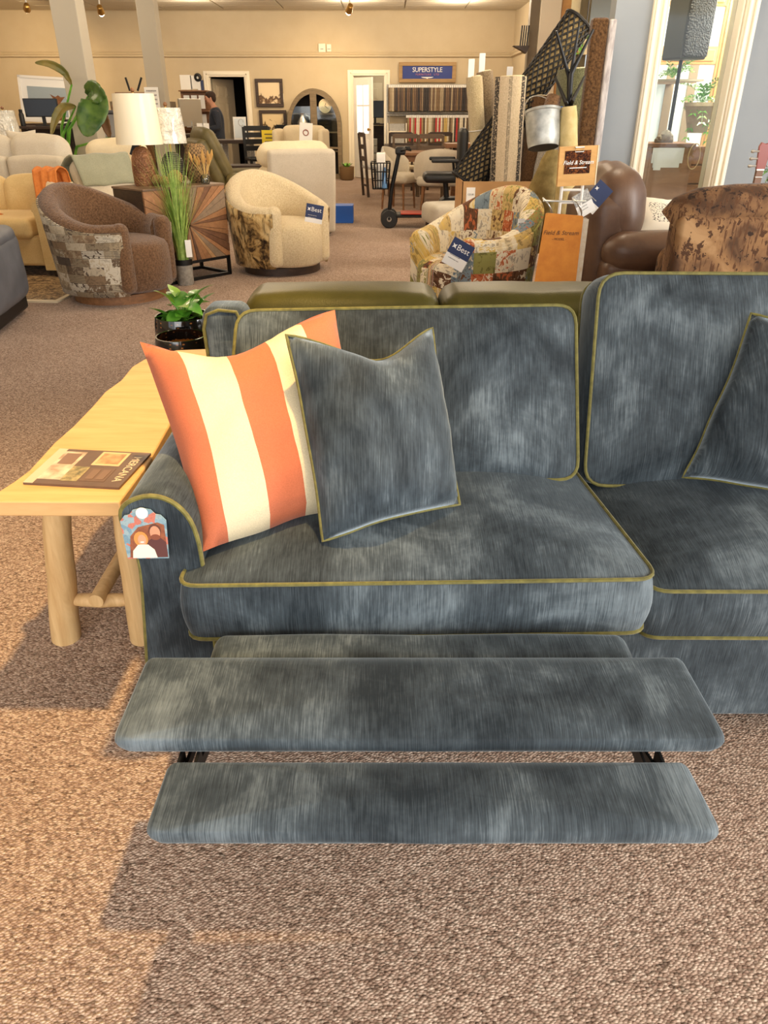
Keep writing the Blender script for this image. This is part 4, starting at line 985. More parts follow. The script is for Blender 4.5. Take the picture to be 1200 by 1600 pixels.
def stripe_rug(name, base, mark, bands):
    t = NT(name); sx = t.n('SeparateXYZ'); t.t.links.new(t.co('UV'), sx.inputs[0])
    x = t.math('ADD', sx.outputs[0], t.math('MULTIPLY', t.math('SUBTRACT', t.noise(t.co('Object'), 60, 3), .5), .02))
    col = t.ramp(t.noise(t.co('Object'), 90, 4), [(.3, base), (.7, tuple(min(255, k+26) for k in base))])
    for a0, a1, c in bands:
        inb = t.math('MULTIPLY', t.math('GREATER_THAN', x, a0), t.math('LESS_THAN', x, a1))
        br = t.math('GREATER_THAN', t.noise(t.co('Object', (1,1,1.6)), 46, 4, .7), mark); col = t.mix(t.math('MULTIPLY', inb, br), col, lin(c))
    t.bump(t.noise(t.co('Object'), 140, 3), .5, .006); return t.fin(col, .95, sheen=.2)
RY = 7.55
bx = thing('cardboard_box', 'tall open cardboard box holding rolled rugs', 'box', (1.27, RY, 0))
x0, x1 = at(722, 285, RY-.22).x, at(838, 285, RY-.22).x; zt = at(780, 283, RY-.22).z; y0, y1 = RY-.26, RY+.44
for nm, q in [('box_side', (x0, x1, y0, y0+.008, 0, zt)), ('box_side', (x0, x1, y1-.008, y1, 0, zt)), ('box_side', (x0, x0+.008, y0, y1, 0, zt)), ('box_side', (x1-.008, x1, y0, y1, 0, zt)), ('box_floor', (x0, x1, y0, y1, 0, .008))]:
    MB().bb(*q).build(nm, M['cardboard'], bx, world=True, smooth=False)
MB().bb(x0+.04, x0+.12, y0-.004, y0-.001, zt-.28, zt-.05).build('paper_label', M['paper'], bx, world=True, smooth=False)
text('lettering', '125.00', .022, M['black'], bx, TR((x0+.08, y0-.005, zt-.11), rx=R(90)), .0004, world=True); text('lettering', 'EACH', .024, M['black'], bx, TR((x0+.08, y0-.005, zt-.20), rx=R(90)), .0004, world=True)
MB().bb(x1-.17, x1-.07, y0-.004, y0-.001, .10, .17).build('printed_mark', mat('box_print', (92,70,48)), bx, world=True, smooth=False)
shag = plush('tan_shag', (150,116,76), (214,186,140), 90); grey = plush('grey_shag', (120,112,100), (206,198,184), 110); brown = plush('brown_shag', (84,60,40), (140,106,74), 90)
roll('rug_roll', 'pale shaggy rug roll at the far left of the cardboard box', (1.03, RY+.30, .05), at(741, 120, RY+.30), .075, plush('oat_shag', (176,156,116), (226,210,172), 110), strap=.72)
roll('rug_roll', 'brown-grey rug roll standing behind the pale shaggy roll', (1.20, RY+.34, .05), at(757, 112, RY+.38), .075, plush('taupe_shag', (110,92,70), (176,156,126), 110), strap=.72)
for u, v0, v1, y, lb in [(737, 92, 120, RY+.3, 'white plastic label sleeve on the pale shaggy rug roll'), (754, 83, 110, RY+.38, 'white plastic label sleeve on the brown-grey rug roll'), (797, 104, 118, RY+.36, 'wide white label sleeve behind the striped rug roll')]:
    p = at(u, v0, y); q = at(u, v1, y); tag(MB().bb(p.x-.028, p.x+.028, y-.004, y+.004, q.z-.03, p.z).build('label_sleeve', mat('sleeve', (226,226,224), rough=.25), bevel=.003), lb, 'label')
roll('rug_roll', 'thick cream rug roll with broken black stripes in front', (1.14, RY-.10, .05), at(798, 120, RY-.10), .14, stripe_rug('striped_shag', (190,172,142), .43, [(.10,.16,(60,54,48)), (.20,.25,(34,32,30)), (.66,.70,(34,32,30)), (.76,.86,(60,54,48)), (.36,.46,(70,62,54)), (.56,.60,(34,32,30))]))
roll('rug_roll', 'brown shaggy rug roll leaning right behind the striped roll', (1.34, RY+.10, .05), at(846, 150, RY+.12), .11, brown)
roll('rug_roll', 'grey flecked rug roll leaning right below the bucket', (1.38, RY-.14, .05), at(868, 190, RY-.20), .10, grey)
roll('rug_roll', 'moss green shag rug roll leaning by the brown hide', (1.72, RY-.15, .3), at(900, 108, RY-.15), .16, plush('moss_shag', (70,72,50), (146,146,112), 110))
# open-mesh rug pad roll
a, b = at(728, 285, RY+.12), at(904, 34, RY+.22); d = (b-a).normalized(); q = d.to_track_quat('Z', 'Y').to_matrix(); L_ = (b-a).length; r = .135
a0 = a - d*.1
t = thing('rug_pad_roll', 'black open-mesh rug pad roll leaning diagonally across the rugs', 'rug pad', a0)
wob = lambda x, s: r*(1 + .12*math.sin(2*x+s*2) - .12*math.cos(x*2)) 
lat = MB()
for sgn in (-1, 1):
    for k in range(16):
        lat.tube([a + q @ Vector((math.cos(x)*wob(x,s/26), math.sin(x)*wob(x,s/26), L_*s/26)) for s in range(27) for x in [2*math.pi*k/16 + sgn*s*.30]], .0085, 5)
for s in (0, 1): lat.tube([a + q @ Vector((math.cos(x)*wob(x,s), math.sin(x)*wob(x,s), L_*s)) for x in [i*.2513 for i in range(25)]], .014, 6, closed=True)
lat.build('pad_mesh', mat('black_rubber', (20,18,18), rough=.7), t, world=True)
MB().loft([[a + q @ Vector((math.cos(x)*wob(x,s)*.88, math.sin(x)*wob(x,s)*.88, L_*s)) for x in [i*.2618 for i in range(24)]] for s in (0,.25,.5,.75,1)]).build('inner_layer', mat('pad_backing', (196,170,118), (150,126,84), 30, rough=.9), t, world=True)
# hide-edged slab leaning on the partition
p0, p1 = at(922, 195, 6.3), at(942, 28, 6.38)
t = thing('leaning_rug_stack', 'brown rug with a white fringe edge leaning on the grey wall', 'rug', (p0.x, 6.3, 0))
Ms = Matrix.Translation((1.56, 6.33, 0))
MB().rbox((0,0,1.0), (.12,.10,1.86), .02, .004, M=Ms).build('rug_pile', plush('hide_brown', (52,36,24), (120,88,56), 60), t, world=True, weld=True)
MB().rbox((.085,-.01,1.0), (.05,.11,1.84), .012, .002, M=Ms).build('rug_edge', mat('fringe', (196,190,186), (150,142,140), 40, stretch=(1,1,.3), rough=.9), t, world=True, weld=True)
o = MB().rbox((1.635, 6.40, .90), (.09,.12,1.8), .01).build('dark_gap_slab', mat('gap_black', (14,12,12), rough=.9), weld=True); tag(o, 'black upright slab added for the dark gap by the grey wall end', 'rug roll')  # black slab stands in for the shaded gap beside the partition
# dark shelf bracket high on the hall post
t = thing('wall_shelf', 'small dark corner shelf with black spikes high on the hall post', 'shelf', at(815, 70, 12.0))
q_ = at(816, 72, 12.0); MB().prism([(-.13,0), (.09,0), (.07,-.05), (.05,-.09), (-.0,-.06)], -.08, .08, TR(q_, rx=R(90))).build('bracket', M['darkwood'], t, world=True, smooth=False)
for k in range(4): MB().bar(q_ + Vector((-.03+.03*k, 0, 0)), q_ + Vector((-.02+.03*k, 0, .24)), .018).build('spike', M['black'], t, world=True, smooth=False)
# ---------------------------------------------------------------- folded camp stool, bucket, canvas
CY = 5.75
hub = at(889, 172, CY)
t = thing('folding_stool', 'folded camp stool with black poles and a khaki canvas sleeve', 'stool', (hub.x, CY, 0))
for k, (u0, v0, u1, v1) in enumerate([(889,120,869,48), (892,118,904,42), (893,115,927,46), (884,160,868,122), (894,158,913,120)]):
    e0, e1 = at(u0, v0, CY-.02*k), at(u1, v1, CY-.04+.03*k)
    MB().tube([hub, e0, e1], [.016,.014,.008], 8).build('pole', M['black'], t, world=True)
cs = [at(u, v, CY-.05) for u, v in [(889,166), (889,185), (888,205), (888,235)]]
MB().tube(cs + [Vector((cs[-1].x+.02, CY-.03, .55)), Vector((cs[-1].x+.02, CY, .12))], [.05,.058,.062,.066,.07,.06], 16).build('canvas_sleeve', mat('khaki_canvas', (196,172,112), (214,192,136), 20, rough=.85), t, world=True)
for k in range(3):
    an = k*2.09+.4; MB().tube([(cs[-1].x+.02, CY, .2), (cs[-1].x+.02+.13*math.cos(an), CY+.13*math.sin(an), 0.008)], .011, 8).build('leg', M['black'], t, world=True)
MB().ball(hub, .042, 8, (1.2,1,.9)).build('hub', M['blackplastic'], t, world=True)
CB = 5.9
t = thing('canvas_bag', 'slack olive canvas bag hanging left of the sample stand', 'bag', (at(848, 300, CB).x, CB, 0))
rings = []
for v, uc, w_ in [(236,864,.04), (250,860,.06), (275,852,.085), (300,846,.10), (325,842,.11), (350,842,.10), (375,844,.085), (395,846,.05)]:
    c = at(uc, v, CB); rings.append([c + Vector((math.cos(x)*w_*(1+.14*math.sin(x*5+v*.1)), math.sin(x)*w_*.55, .01*math.sin(x*3))) for x in [2*math.pi*i/28 for i in range(28)]])
rings[-1] = [Vector((p.x, p.y, p.z)) for p in rings[-1]]
MB().loft(rings).build('bag_body', mat('olive_canvas', (120,100,52), (160,138,82), 14, rough=.85, bump=.3), t, world=True, angle=70)
c = at(864, 236, CB); MB().tube([c, c + Vector((.01,.05,.12)), c + Vector((.06,.1,.18))], .008, 6).build('strap', M['darkwood'], t, world=True)
BY = 5.65; bc = at(850, 236, BY); bt = at(851, 176, BY); d = (bt-bc).normalized(); d = Vector((d.x+.02, .28, d.z)).normalized(); Hb = .235
q4 = Matrix.Translation(bc + Vector((0,.04,.02))) @ d.to_track_quat('Z', 'Y').to_matrix().to_4x4()
t = thing('metal_bucket', 'galvanised metal bucket hanging tilted among the rug rolls', 'bucket', bc)
MB().lathe([(.105,0), (.104,.004), (.112,.05), (.120,Hb-.02), (.126,Hb-.015), (.126,Hb), (.119,Hb), (.117,Hb-.02), (.103,.012), (.002,.011)], 36, M=q4).build('bucket_body', M['steel'], t, world=True, angle=45)
MB().lathe([(.104,-.002), (.002,-.002)], 30, M=q4).build('bucket_bottom', mat('dark_zinc', (84,82,78), rough=.6, metal=.5), t, world=True)
MB().tube([q4 @ Vector((.128*math.cos(x), -.10*math.sin(x)*.9, Hb-.03+.15*math.sin(x))) for x in [math.pi*i/14 for i in range(15)]], .004, 6).build('handle', M['metal'], t, world=True)
roll('rug_roll', 'short brown roll with a white end sticking out above the bucket', q4 @ Vector((.03,.02,.02)), at(866, 152, BY+.12), .052, brown, endm=M['paper'])
tag(MB().bb(-.02,.02,-.01,.01,-.012,.012).build('blue_clip', mat('blue_plastic', (20,110,200), rough=.35), bevel=.004), 'tiny blue plastic clip on the camp stool hub', 'clip').location = hub + Vector((-.07,-.03,.01))
# ---------------------------------------------------------------- sample stand
SY = 4.45
t = thing('sample_stand', 'white wire stand carrying the sign board and fabric sample book', 'stand', (at(893, 380, SY).x, SY+.06, 0))
cx_ = at(893, 330, SY).x
for s in (-1, 1):
    MB().tube([(cx_+s*.06, SY+.05, 0), (cx_+s*.058, SY+.05, at(880, 236, SY).z)], .009, 8).build('upright', M['white'], t, world=True)
    MB().tube([(cx_+s*.06, SY-.14, .012), (cx_+s*.06, SY+.22, .012)], .011, 8).build('foot', M['white'], t, world=True)
for z in (.10, at(893, 292, SY).z-.02, at(893, 318, SY).z): MB().tube([(cx_-.06, SY+.05, z), (cx_+.06, SY+.05, z)], .007, 8).build('cross_bar', M['white'], t, world=True)
p0, p1 = at(868, 290, SY), at(937, 228, SY)
sgn = thing('sign_board', 'small wooden sign board with a brown printed photo above the sample book', 'sign', ((p0.x+p1.x)/2, SY, p0.z))
Mg = TR(((p0.x+p1.x)/2, SY, (p0.z+p1.z)/2), rz=R(6), ry=R(-2)); W_, H_ = p1.x-p0.x, p1.z-p0.z
MB().box((0,0,0), (W_, .02, H_), 0, Mg).build('board', wood('oak_board', (190,138,66), (206,156,84), (4,30,30)), sgn, world=True, smooth=False)
MB().box((W_/2-.002,.0,0), (.006, .024, H_), 0, Mg).build('board_edge', M['cream'], sgn, world=True, smooth=False)
MB().box((-.005,-.0115,.02), (W_*.66, .003, H_*.58), 0, Mg).build('printed_photo', print_cloth('hunt_photo', (120,66,30), (84,44,24), (34,20,14), 60, (180,110,56)), sgn, world=True, smooth=False)
text('lettering', 'Field & Stream', .029, M['paper'], sgn, Mg @ TR((0,-.0135,.018), rx=R(90)), .0005, world=True, shear=.25)
MB().box((0,-.0135,-.008), (W_*.44,.001,.004), 0, Mg).build('printed_line', M['paper'], sgn, world=True, smooth=False)
MB().tube([Mg @ Vector((x,-.016,z)) for x, z in [(-.024,H_*.36), (.024,H_*.36), (.024,H_*.47), (-.024,H_*.47)]], .003, 6, closed=True).build('hang_clip', M['metal'], sgn, world=True)
KY = 4.25
k0, k1 = at(834, 470, KY), at(912, 333, KY); kw, kh = k1.x-k0.x, k1.z-k0.z
kb = thing('sample_book', 'tan leather-covered fabric sample book hanging on chrome wire loops', 'sample book', ((k0.x+k1.x)/2, KY, k0.z))
Mk = TR(((k0.x+k1.x)/2, KY, (k0.z+k1.z)/2), rz=R(-8))
rp = round_poly([(-kw/2-.012,-kh/2), (kw/2,-kh/2), (kw/2-.002,kh/2-.012), (-kw/2+.02,kh/2)], .01, 4, 10)
MB().prism([(p.x, p.y) for p in rp], -.006, .006, Mk @ TR((0,0,0), rx=R(90))).build('cover', M['kraft'], kb, world=True, angle=30)
for k in range(9):
    MB().bb(-kw/2+.03, kw/2+.03-.004*(k % 3), .012+.009*k, .018+.009*k, -kh/2+.01*(k % 3), kh/2-.03-.006*(k % 4), Mk).build('fabric_leaf', mat('leaf_cloth', [(190,170,140), (120,96,70), (220,206,184), (150,140,124), (96,84,70)][k % 5], (200,190,170), 40), kb, world=True, smooth=False)
text('lettering', 'Field & Stream', .032, mat('burnt_ink', (92,54,22)), kb, Mk @ TR((.0,-.0075,kh*.285), rx=R(90)), .0004, world=True, shear=.25)
text('lettering', '- MODEL -', .017, mat('burnt_ink', (92,54,22)), kb, Mk @ TR((-.005,-.0075,kh*.215), rx=R(90)), .0004, world=True)
for x in (-.085, .075):
    MB().tube([Mk @ Vector((x+.028*math.cos(a), .04+.045*math.sin(a)*1.2-.0, kh/2-.015+.085*abs(math.sin(a/2))**1.0*(1 if a < 6.2 else 0))) for a in [2*math.pi*i/20 for i in range(20)]], .0035, 6, closed=True).build('wire_loop', M['metal'], kb, world=True)
MB().tube([Mk @ Vector((-.11,.05,kh/2+.055)), Mk @ Vector((.12,.05,kh/2+.055))], .005, 6).build('hang_rail', M['metal'], kb, world=True)
# ---------------------------------------------------------------- brown leather recliner
rc_ = thing('recliner', 'dark brown leather recliner with a shiny pillow back', 'armchair', (1.70, 5.0, 0)); BL_ = M['brownlea']
MB().rbox((1.43, 5.02, .80), (.30, .66, .48), .14, .03, M=TR((0,0,0)), wr=.014).build('back_cushion', BL_, rc_, world=True, weld=True, angle=60)
MB().rbox((1.37, 5.04, .54), (.26, .74, .76), .09, .01).build('backrest', BL_, rc_, world=True, weld=True, angle=60)
MB().rbox((1.70, 4.60, .60), (.74, .23, .22), .10, .015, wr=.006).build('arm_pad', BL_, rc_, world=True, weld=True, angle=60)
MB().rbox((1.70, 4.61, .30), (.76, .19, .52), .05, .01).build('arm', BL_, rc_, world=True, weld=True, angle=60)
MB().rbox((1.70, 5.45, .42), (.76, .21, .58), .08, .01).build('arm', BL_, rc_, world=True, weld=True, angle=60)
MB().rbox((1.78, 5.02, .40), (.68, .60, .24), .08, .02).build('seat', BL_, rc_, world=True, weld=True, angle=60)
MB().bb(1.35, 2.05, 4.6, 5.46, .02, .18).build('base', M['black'], rc_, world=True, bevel=.02)
q = at(932, 308, 4.55); swing_card('hang_tag', 'navy swing tag hung on the brown leather recliner back', q, .10, .16, R(-10), R(-38), M['navy'], M['paper'], .3)
q = at(912, 318, 4.5); swing_card('hang_tag', 'pale swing tag below the sign board', q, .10, .13, R(6), R(30), M['greyprint'], M['paper'], .5)
cw = cells('script_print', [(240,238,230)]*3, (60,60,60), (30,30,30), detail=0, edge=.0)
ip = NT('inked_pillow'); f = ip.math('GREATER_THAN', ip.noise(ip.co('UV', (26,40,1)), 1.0, 3), .56); sx = ip.n('SeparateXYZ'); ip.t.links.new(ip.co('UV'), sx.inputs[0])
win = ip.math('MULTIPLY', ip.math('MULTIPLY', ip.math('GREATER_THAN', sx.outputs[0], .32), ip.math('LESS_THAN', sx.outputs[0], .75)), ip.math('MULTIPLY', ip.math('GREATER_THAN', sx.outputs[1], .25), ip.math('LESS_THAN', sx.outputs[1], .75)))
im = ip.fin(ip.mix(ip.math('MULTIPLY', f, win), lin((240,234,218)), lin((36,34,32))), .8)
m, _ = pillow([at(990, 372, 4.74), at(1090, 374, 4.66), at(1050, 312, 5.0), at(984, 305, 5.08)], .05, pinch=.08, N=14, seed=12, pipe=0)
tag(m.build('throw_pillow', im, weld=True, angle=80), 'white cushion with black printed script on the brown recliner', 'cushion')
# ---------------------------------------------------------------- hunting-dog print chair
t = NT('hunting_dog_print'); g1 = t.noise(t.co('Object', (4.5,4.5,4.5)), 1.0, 4, .55, .6); g2 = t.noise(t.co('Object', (75,75,9)), 1.0, 4, .6, .3); g3 = t.noise(t.co('Object', (26,26,22)), 1.0, 5, .65, .5)
col = t.ramp(g1, [(.36, (78,56,40)), (.44, (114,84,58)), (.56, (138,104,70)), (.66, (164,130,92))])
col = t.mix(t.math('MULTIPLY', t.math('GREATER_THAN', g2, .56), t.math('LESS_THAN', g1, .55)), col, lin((86,58,38)))
col = t.mix(t.math('MULTIPLY', t.math('GREATER_THAN', g3, .57), t.math('GREATER_THAN', g1, .50)), col, lin((74,50,34)))
col = t.mix(t.math('MULTIPLY', t.math('LESS_THAN', g3, .42), t.math('LESS_THAN', g1, .46)), col, lin((52,38,30)))
dog = t.fin(col, .85, spec=.2, sheen=.1)
dc = thing('club_chair', 'armchair in brown hunting-dog print at the right edge', 'armchair', (1.98, 4.2, 0))
MB().rbox((2.0, 3.92, .47), (1.08, .16, .84), .03, .006).build('outer_back', dog, dc, world=True, weld=True, angle=60)
rr = MB(); 
rr.tube([(1.46,3.97,.845), (1.50,3.96,.885), (1.58,3.95,.915), (1.75,3.95,.93), (2.0,3.95,.935), (2.3,3.95,.925), (2.47,3.96,.89), (2.51,3.97,.85)], [.075,.092,.098,.10,.102,.10,.095,.075], 18)
rr.build('top_roll', dog, dc, world=True, angle=60)
for ax in (1.68, 2.38): MB().rbox((ax, 4.22, .38), (.19, .52, .58), .08, .01).build('arm', dog, dc, world=True, weld=True, angle=60)
MB().rbox((2.03, 4.22, .38), (.54, .5, .24), .08, .02).build('seat', dog, dc, world=True, weld=True, angle=60)
for fx in (1.62, 2.40):
    for fy in (3.95, 4.42): MB().lathe([(.025,0),(.03,.075)], 10, (fx,fy,0)).build('foot', M['darkwood'], dc, world=True)
# ---------------------------------------------------------------- guitar
g0 = at(1196, 226, 5.5)
gt = thing('guitar', 'acoustic guitar with a red-brown headstock at the right edge', 'guitar', (g0.x, 5.5, .12))
gx, gz = g0.x, g0.z
MB().prism([(-.03,0), (.03,0), (.042,.14), (.03,.165), (0,.155), (-.03,.165), (-.042,.14)], -.01, .01, TR((gx,5.5,gz-.15), rx=R(90))).build('headstock', mat('mahogany', (130,46,28), rough=.3, coat=.5), gt, world=True, bevel=.003, smooth=False)
for s in (-1, 1):
    for k in range(3): MB().lathe([(.006,0),(.006,.03),(.011,.034),(.011,.05),(.004,.055)], 8, M=TR((gx+s*.036,5.49,gz-.13+.045*k), ry=R(90*s))).build('tuning_peg', M['metal'], gt, world=True)
MB().bb(gx-.024, gx+.024, 5.492, 5.516, gz-.62, gz-.15).build('neck', mat('fretboard', (110,76,52), rough=.5), gt, world=True, bevel=.003)
for k in range(9): MB().bb(gx-.024, gx+.024, 5.490, 5.492, gz-.2-.045*k, gz-.197-.045*k).build('fret', M['metal'], gt, world=True, smooth=False)
MB().bb(gx-.025, gx+.025, 5.489, 5.493, gz-.158, gz-.148).build('nut', M['paper'], gt, world=True, smooth=False)
ol_ = [(.19*math.sin(a)*(1-.22*math.cos(a)+(-.16)*math.exp(-((math.cos(a)-.15)/.25)**2)), .24*math.cos(a)) for a in [2*math.pi*i/36 for i in range(36)]]
MB().prism(ol_, -.05, .05, TR((gx,5.55,gz-.80), rx=R(90))).build('body', mat('spruce', (206,140,70), rough=.3, coat=.4), gt, world=True, bevel=.006)
gb = gz-.80-.24
gs = thing('guitar_stand', 'black tripod guitar stand under the guitar at the right edge', 'stand', (gx, 5.6, 0))
for k in range(3): MB().tube([(gx, 5.66, .55), (gx+.22*math.cos(k*2.09-1.57), 5.66+.22*math.sin(k*2.09-1.57), .012)], .012, 8).build('leg', M['black'], gs, world=True)
MB().tube([(gx, 5.66, .2), (gx, 5.66, .60)], .014, 8).build('post', M['black'], gs, world=True)
for s in (-1, 1): MB().tube([(gx, 5.66, gb-.012), (gx+s*.08, 5.64, gb-.012), (gx+s*.08, 5.48, gb-.012), (gx+s*.08, 5.47, gb+.02)], .012, 8).build('cradle_arm', M['black'], gs, world=True)
# ================================================================ things behind the window pane
wv_ = 7.0
x0, x1, zt = at(1012, 230, wv_).x, at(1085, 230, wv_).x, at(1050, 224, wv_).z
ds = thing('brown_cabinet', 'plain brown cabinet with taped paper sheets behind the window pane', 'cabinet', ((x0+x1)/2, wv_+.2, 0))
MB().bb(x0, x1, wv_, wv_+.4, 0, zt-.03).build('cabinet_body', wood('rosy_board', (150,108,78), (170,126,94), (3,3,20)), ds, world=True, bevel=.004, smooth=False)
MB().bb(x0-.01, x1+.01, wv_-.012, wv_+.41, zt-.03, zt).build('cabinet_top', M['midwood'], ds, world=True, bevel=.004, smooth=False)
MB().bb(x0+.03, x1-.03, wv_-.006, wv_, .1, zt-.08).build('cabinet_door', wood('rosy_board', (158,116,86), (176,132,100), (3,3,20)), ds, world=True, bevel=.004, smooth=False)
for k, (u0, v0, u1, v1) in enumerate([(1017,231,1070,255), (1019,240,1064,262), (1020,250,1034,266)]):
    a, b = at(u0, v1, wv_-.012-.003*k), at(u1, v0, wv_-.012-.003*k); ps = MB().bb(a.x, b.x, a.y, a.y+.002, a.z, b.z).build('paper_sheet', M['paper'], smooth=False)
    tag(ps, ['widest white paper sheet taped to the brown cabinet', 'middle white paper sheet overlapping on the brown cabinet', 'smallest white paper scrap at the bottom of the taped sheets'][k], 'paper', 'papers taped to the cabinet')
hx0, hx1 = at(1080, 230, wv_+.1).x, at(1122, 230, wv_+.1).x
hp = thing('wooden_crate', 'orange-brown wooden crate beside the papered cabinet', 'crate', ((hx0+hx1)/2, wv_+.3, 0))
for k in range(7): MB().bb(hx0, hx1, wv_+.1, wv_+.13, .02+.152*k, .16+.152*k).build('slat', wood('crate_slat', (130,84,44), (170,116,66), (6,6,26)), hp, world=True, bevel=.003, smooth=False)
MB().bb(hx0, hx1, wv_+.13, wv_+.45, .01, 1.06).build('crate_body', M['midwood'], hp, world=True, smooth=False)
MB().tube([(hx0-.01+.05*math.cos(a), wv_-.03, zt-.10+.10*math.sin(a)) for a in [2*math.pi*i/24 for i in range(24)]], .004, 6, closed=True).build('rope_loop', mat('rope', (210,180,130)), hp, world=True)
spx = at(1070, 60, 7.9)
sp_ = thing('speaker_stand', 'black speaker stand pole behind the window pane', 'speaker stand', (spx.x, 7.9, 0))
zb = at(1062, 94, 7.9).z
MB().tube([(spx.x, 7.9, .25), (spx.x, 7.9, zb)], .018, 10).build('pole', M['black'], sp_, world=True)
for k in range(3):
    an = k*2.09+.5; MB().tube([(spx.x, 7.9, .55), (spx.x+.4*math.cos(an), 7.9+.4*math.sin(an), .015)], .013, 8).build('leg', M['black'], sp_, world=True)
ls = thing('loudspeaker', 'black loudspeaker on a pole behind the window pane', 'speaker', (spx.x, 7.9, zb))
gm = NT('speaker_grille'); gv_ = gm.n('TexVoronoi', {'Vector': gm.co(), 'Scale': 60.0}); gm.bump(gv_.outputs['Distance'], 1.0, .01); gmm = gm.fin(lin((34,34,36)), .6)
Ml = TR((spx.x, 7.9, zb), rz=R(28))
MB().prism([(-.16,-.14), (.16,-.14), (.11,.14), (-.11,.14)], 0, .62, Ml).build('cabinet_shell', mat('speaker_shell', (62,64,62), rough=.5), ls, world=True, bevel=.015)
MB().rbox((0,-.15,.31), (.30,.03,.58), .014, .01, M=Ml).build('grille', gmm, ls, world=True, weld=True)
# rock ornament and plants
t = thing('stone_ornament', 'rough grey stone ornament on the papered cabinet', 'ornament', at(1042, 222, 7.15))
for (u, v, r) in [(1040,214,.055), (1033,217,.04), (1046,218,.04), (1028,220,.03)]:
    c = at(u, v, 7.15); m = MB().ball((0,0,0), r, 8); m.v = [p*(1+.35*noise.noise(p*40)) + c for p in m.v]; m.build('stone', mat('grey_stone', (120,112,100), (170,160,146), 30, rough=.9), t, world=True)
def ivy(label, c, n, spread, drop, up, pot=None, seed=0):
    t = thing('trailing_plant', label, 'plant', c); rnd = random.Random(seed)
    if pot:
        MB().lathe([(pot*.62,-pot*1.8), (pot,-.04), (pot*1.1,-.03), (pot*1.1,.0), (pot*.95,.0), (pot*.9,-.05), (.002,-.05)], 24).build('pot', mat('stone_pot', (196,180,148), (170,154,124), 20, rough=.8), t, angle=50)
    for k in range(n):
        a = rnd.random()*6.28; L_ = rnd.uniform(.5,1)
        tip = Vector((math.cos(a)*spread*L_, math.sin(a)*spread*L_, rnd.uniform(-drop, up))); mid = tip*.5 + Vector((0,0,.08))
        ps = [Vector((0,0,0)).lerp(mid, u)*(1-u) + mid.lerp(tip, u)*u for u in [i/6 for i in range(7)]]
        fr_ = MB().tube(ps, .002, 4)
        for i in range(1, 7):
            for s in (-1, 1):
                d = (ps[i]-ps[i-1]).normalized(); w_ = d.cross(Vector((0,0,1))).normalized()*s*.045 + d*.03; nn = Vector((0,0,.012))
                fr_.add([ps[i], ps[i]+w_*.5+nn+d*.012, ps[i]+w_, ps[i]+w_*.5+nn-d*.012], [(0,1,2,3)])
        fr_.build('frond', M['leaf'], t)
    return t
ivy('fern spilling from a stone pot behind the window pane', at(1097, 160, 7.8), 26, .22, .42, .22, .14, 3)
ivy('small trailing fern high on the left behind the window pane', at(1050, 122, 8.44), 16, .26, .02, .20, None, 4)
MB_sh = MB().bb(at(1022,122,8.4).x, at(1096,122,8.4).x, 8.32, 9.30, at(1050,124,8.4).z-.02, at(1050,124,8.4).z)
tag(MB_sh.build('glass_shelf', M['ivory'], smooth=False), 'narrow pale ledge carrying the small trailing fern', 'shelf')
hf = ivy('green fern hanging in the gap left of the grey wall', at(914, 62, 8.6), 14, .16, .12, .16, .07, 5)
MB().tube([(hf.location.x, 8.6, hf.location.z), (hf.location.x, 8.6, CZ)], .006, 6).build('hanging_cord', M['black'], hf, world=True)
ivy('green trailing plant beside the guitar at the right edge', at(1216, 275, 5.7), 12, .14, .1, .12, .06, 6)
# ================================================================ back of the showroom
# ---------------------------------------------------------------- big-leaf plant
bp = thing('banana_plant', 'tall potted plant with huge dark leaves in front of the broad column', 'plant', (-4.0, 9.86, 0))
MB().lathe([(.10,0), (.13,.02), (.16,.30), (.165,.32), (.15,.32), (.145,.28), (.002,.28)], 24).build('pot', mat('white_pot', (226,222,212), rough=.5), bp, angle=50)
def big_leaf(pts, W, m_, fold=.25, turn=0):
    ps = [at(u, v, y) for u, v, y in pts]; n = 18
    def sp(t):
        k = min(int(t*(len(ps)-1)), len(ps)-2); f = t*(len(ps)-1)-k
        p0, p1, p2, p3 = ps[max(k-1,0)], ps[k], ps[k+1], ps[min(k+2,len(ps)-1)]
        return .5*((2*p1)+(p2-p0)*f+(2*p0-5*p1+4*p2-p3)*f*f+(3*p1-p0-3*p2+p3)*f**3)
    def fn(u, v):
        c = sp(u*.98); t_ = (sp(min(1,u*.98+.02))-c).normalized(); s_ = t_.cross(Vector((math.sin(turn), -math.cos(turn), 0))).normalized(); nn = s_.cross(t_)
        a = 2*v-1; w_ = W*math.sin(math.pi*(.03+.95*u))**.7
        return c + s_*a*w_/2 + nn*(fold*abs(a)*w_/2) + nn*.01*math.sin(u*40)*abs(a)
    o = MB().grid(fn, n, 6).build('leaf', m_, bp, world=True); s_ = o.modifiers.new('thick', 'SOLIDIFY'); s_.thickness = .003
    b0 = ps[0]; MB().tube([Vector((-4.0, 9.86, .3)), Vector((-3.98, 9.84, .9)).lerp(b0, .4), b0], [.02,.016,.01], 7).build('stem', M['leaf'], o, world=True)
big_leaf([(112,132,9.6), (100,112,9.55), (78,100,9.5), (54,98,9.45)], .085, M['leafbrown'], .4)
big_leaf([(145,142,9.5), (150,160,9.4), (140,190,9.3), (134,214,9.25)], .32, M['leafdark'], .2)
big_leaf([(138,150,9.6), (145,142,9.5), (155,150,9.4), (164,160,9.4)], .22, M['leafdark'], .3)
big_leaf([(118,166,9.5), (100,168,9.45), (88,185,9.4), (80,212,9.35)], .10, M['leafbrown'], .5)
big_leaf([(172,215,9.6), (166,195,9.6), (161,178,9.6), (158,160,9.6)], .12, mat('leaf_copper', (96,62,40), (120,90,50), 9), .3)
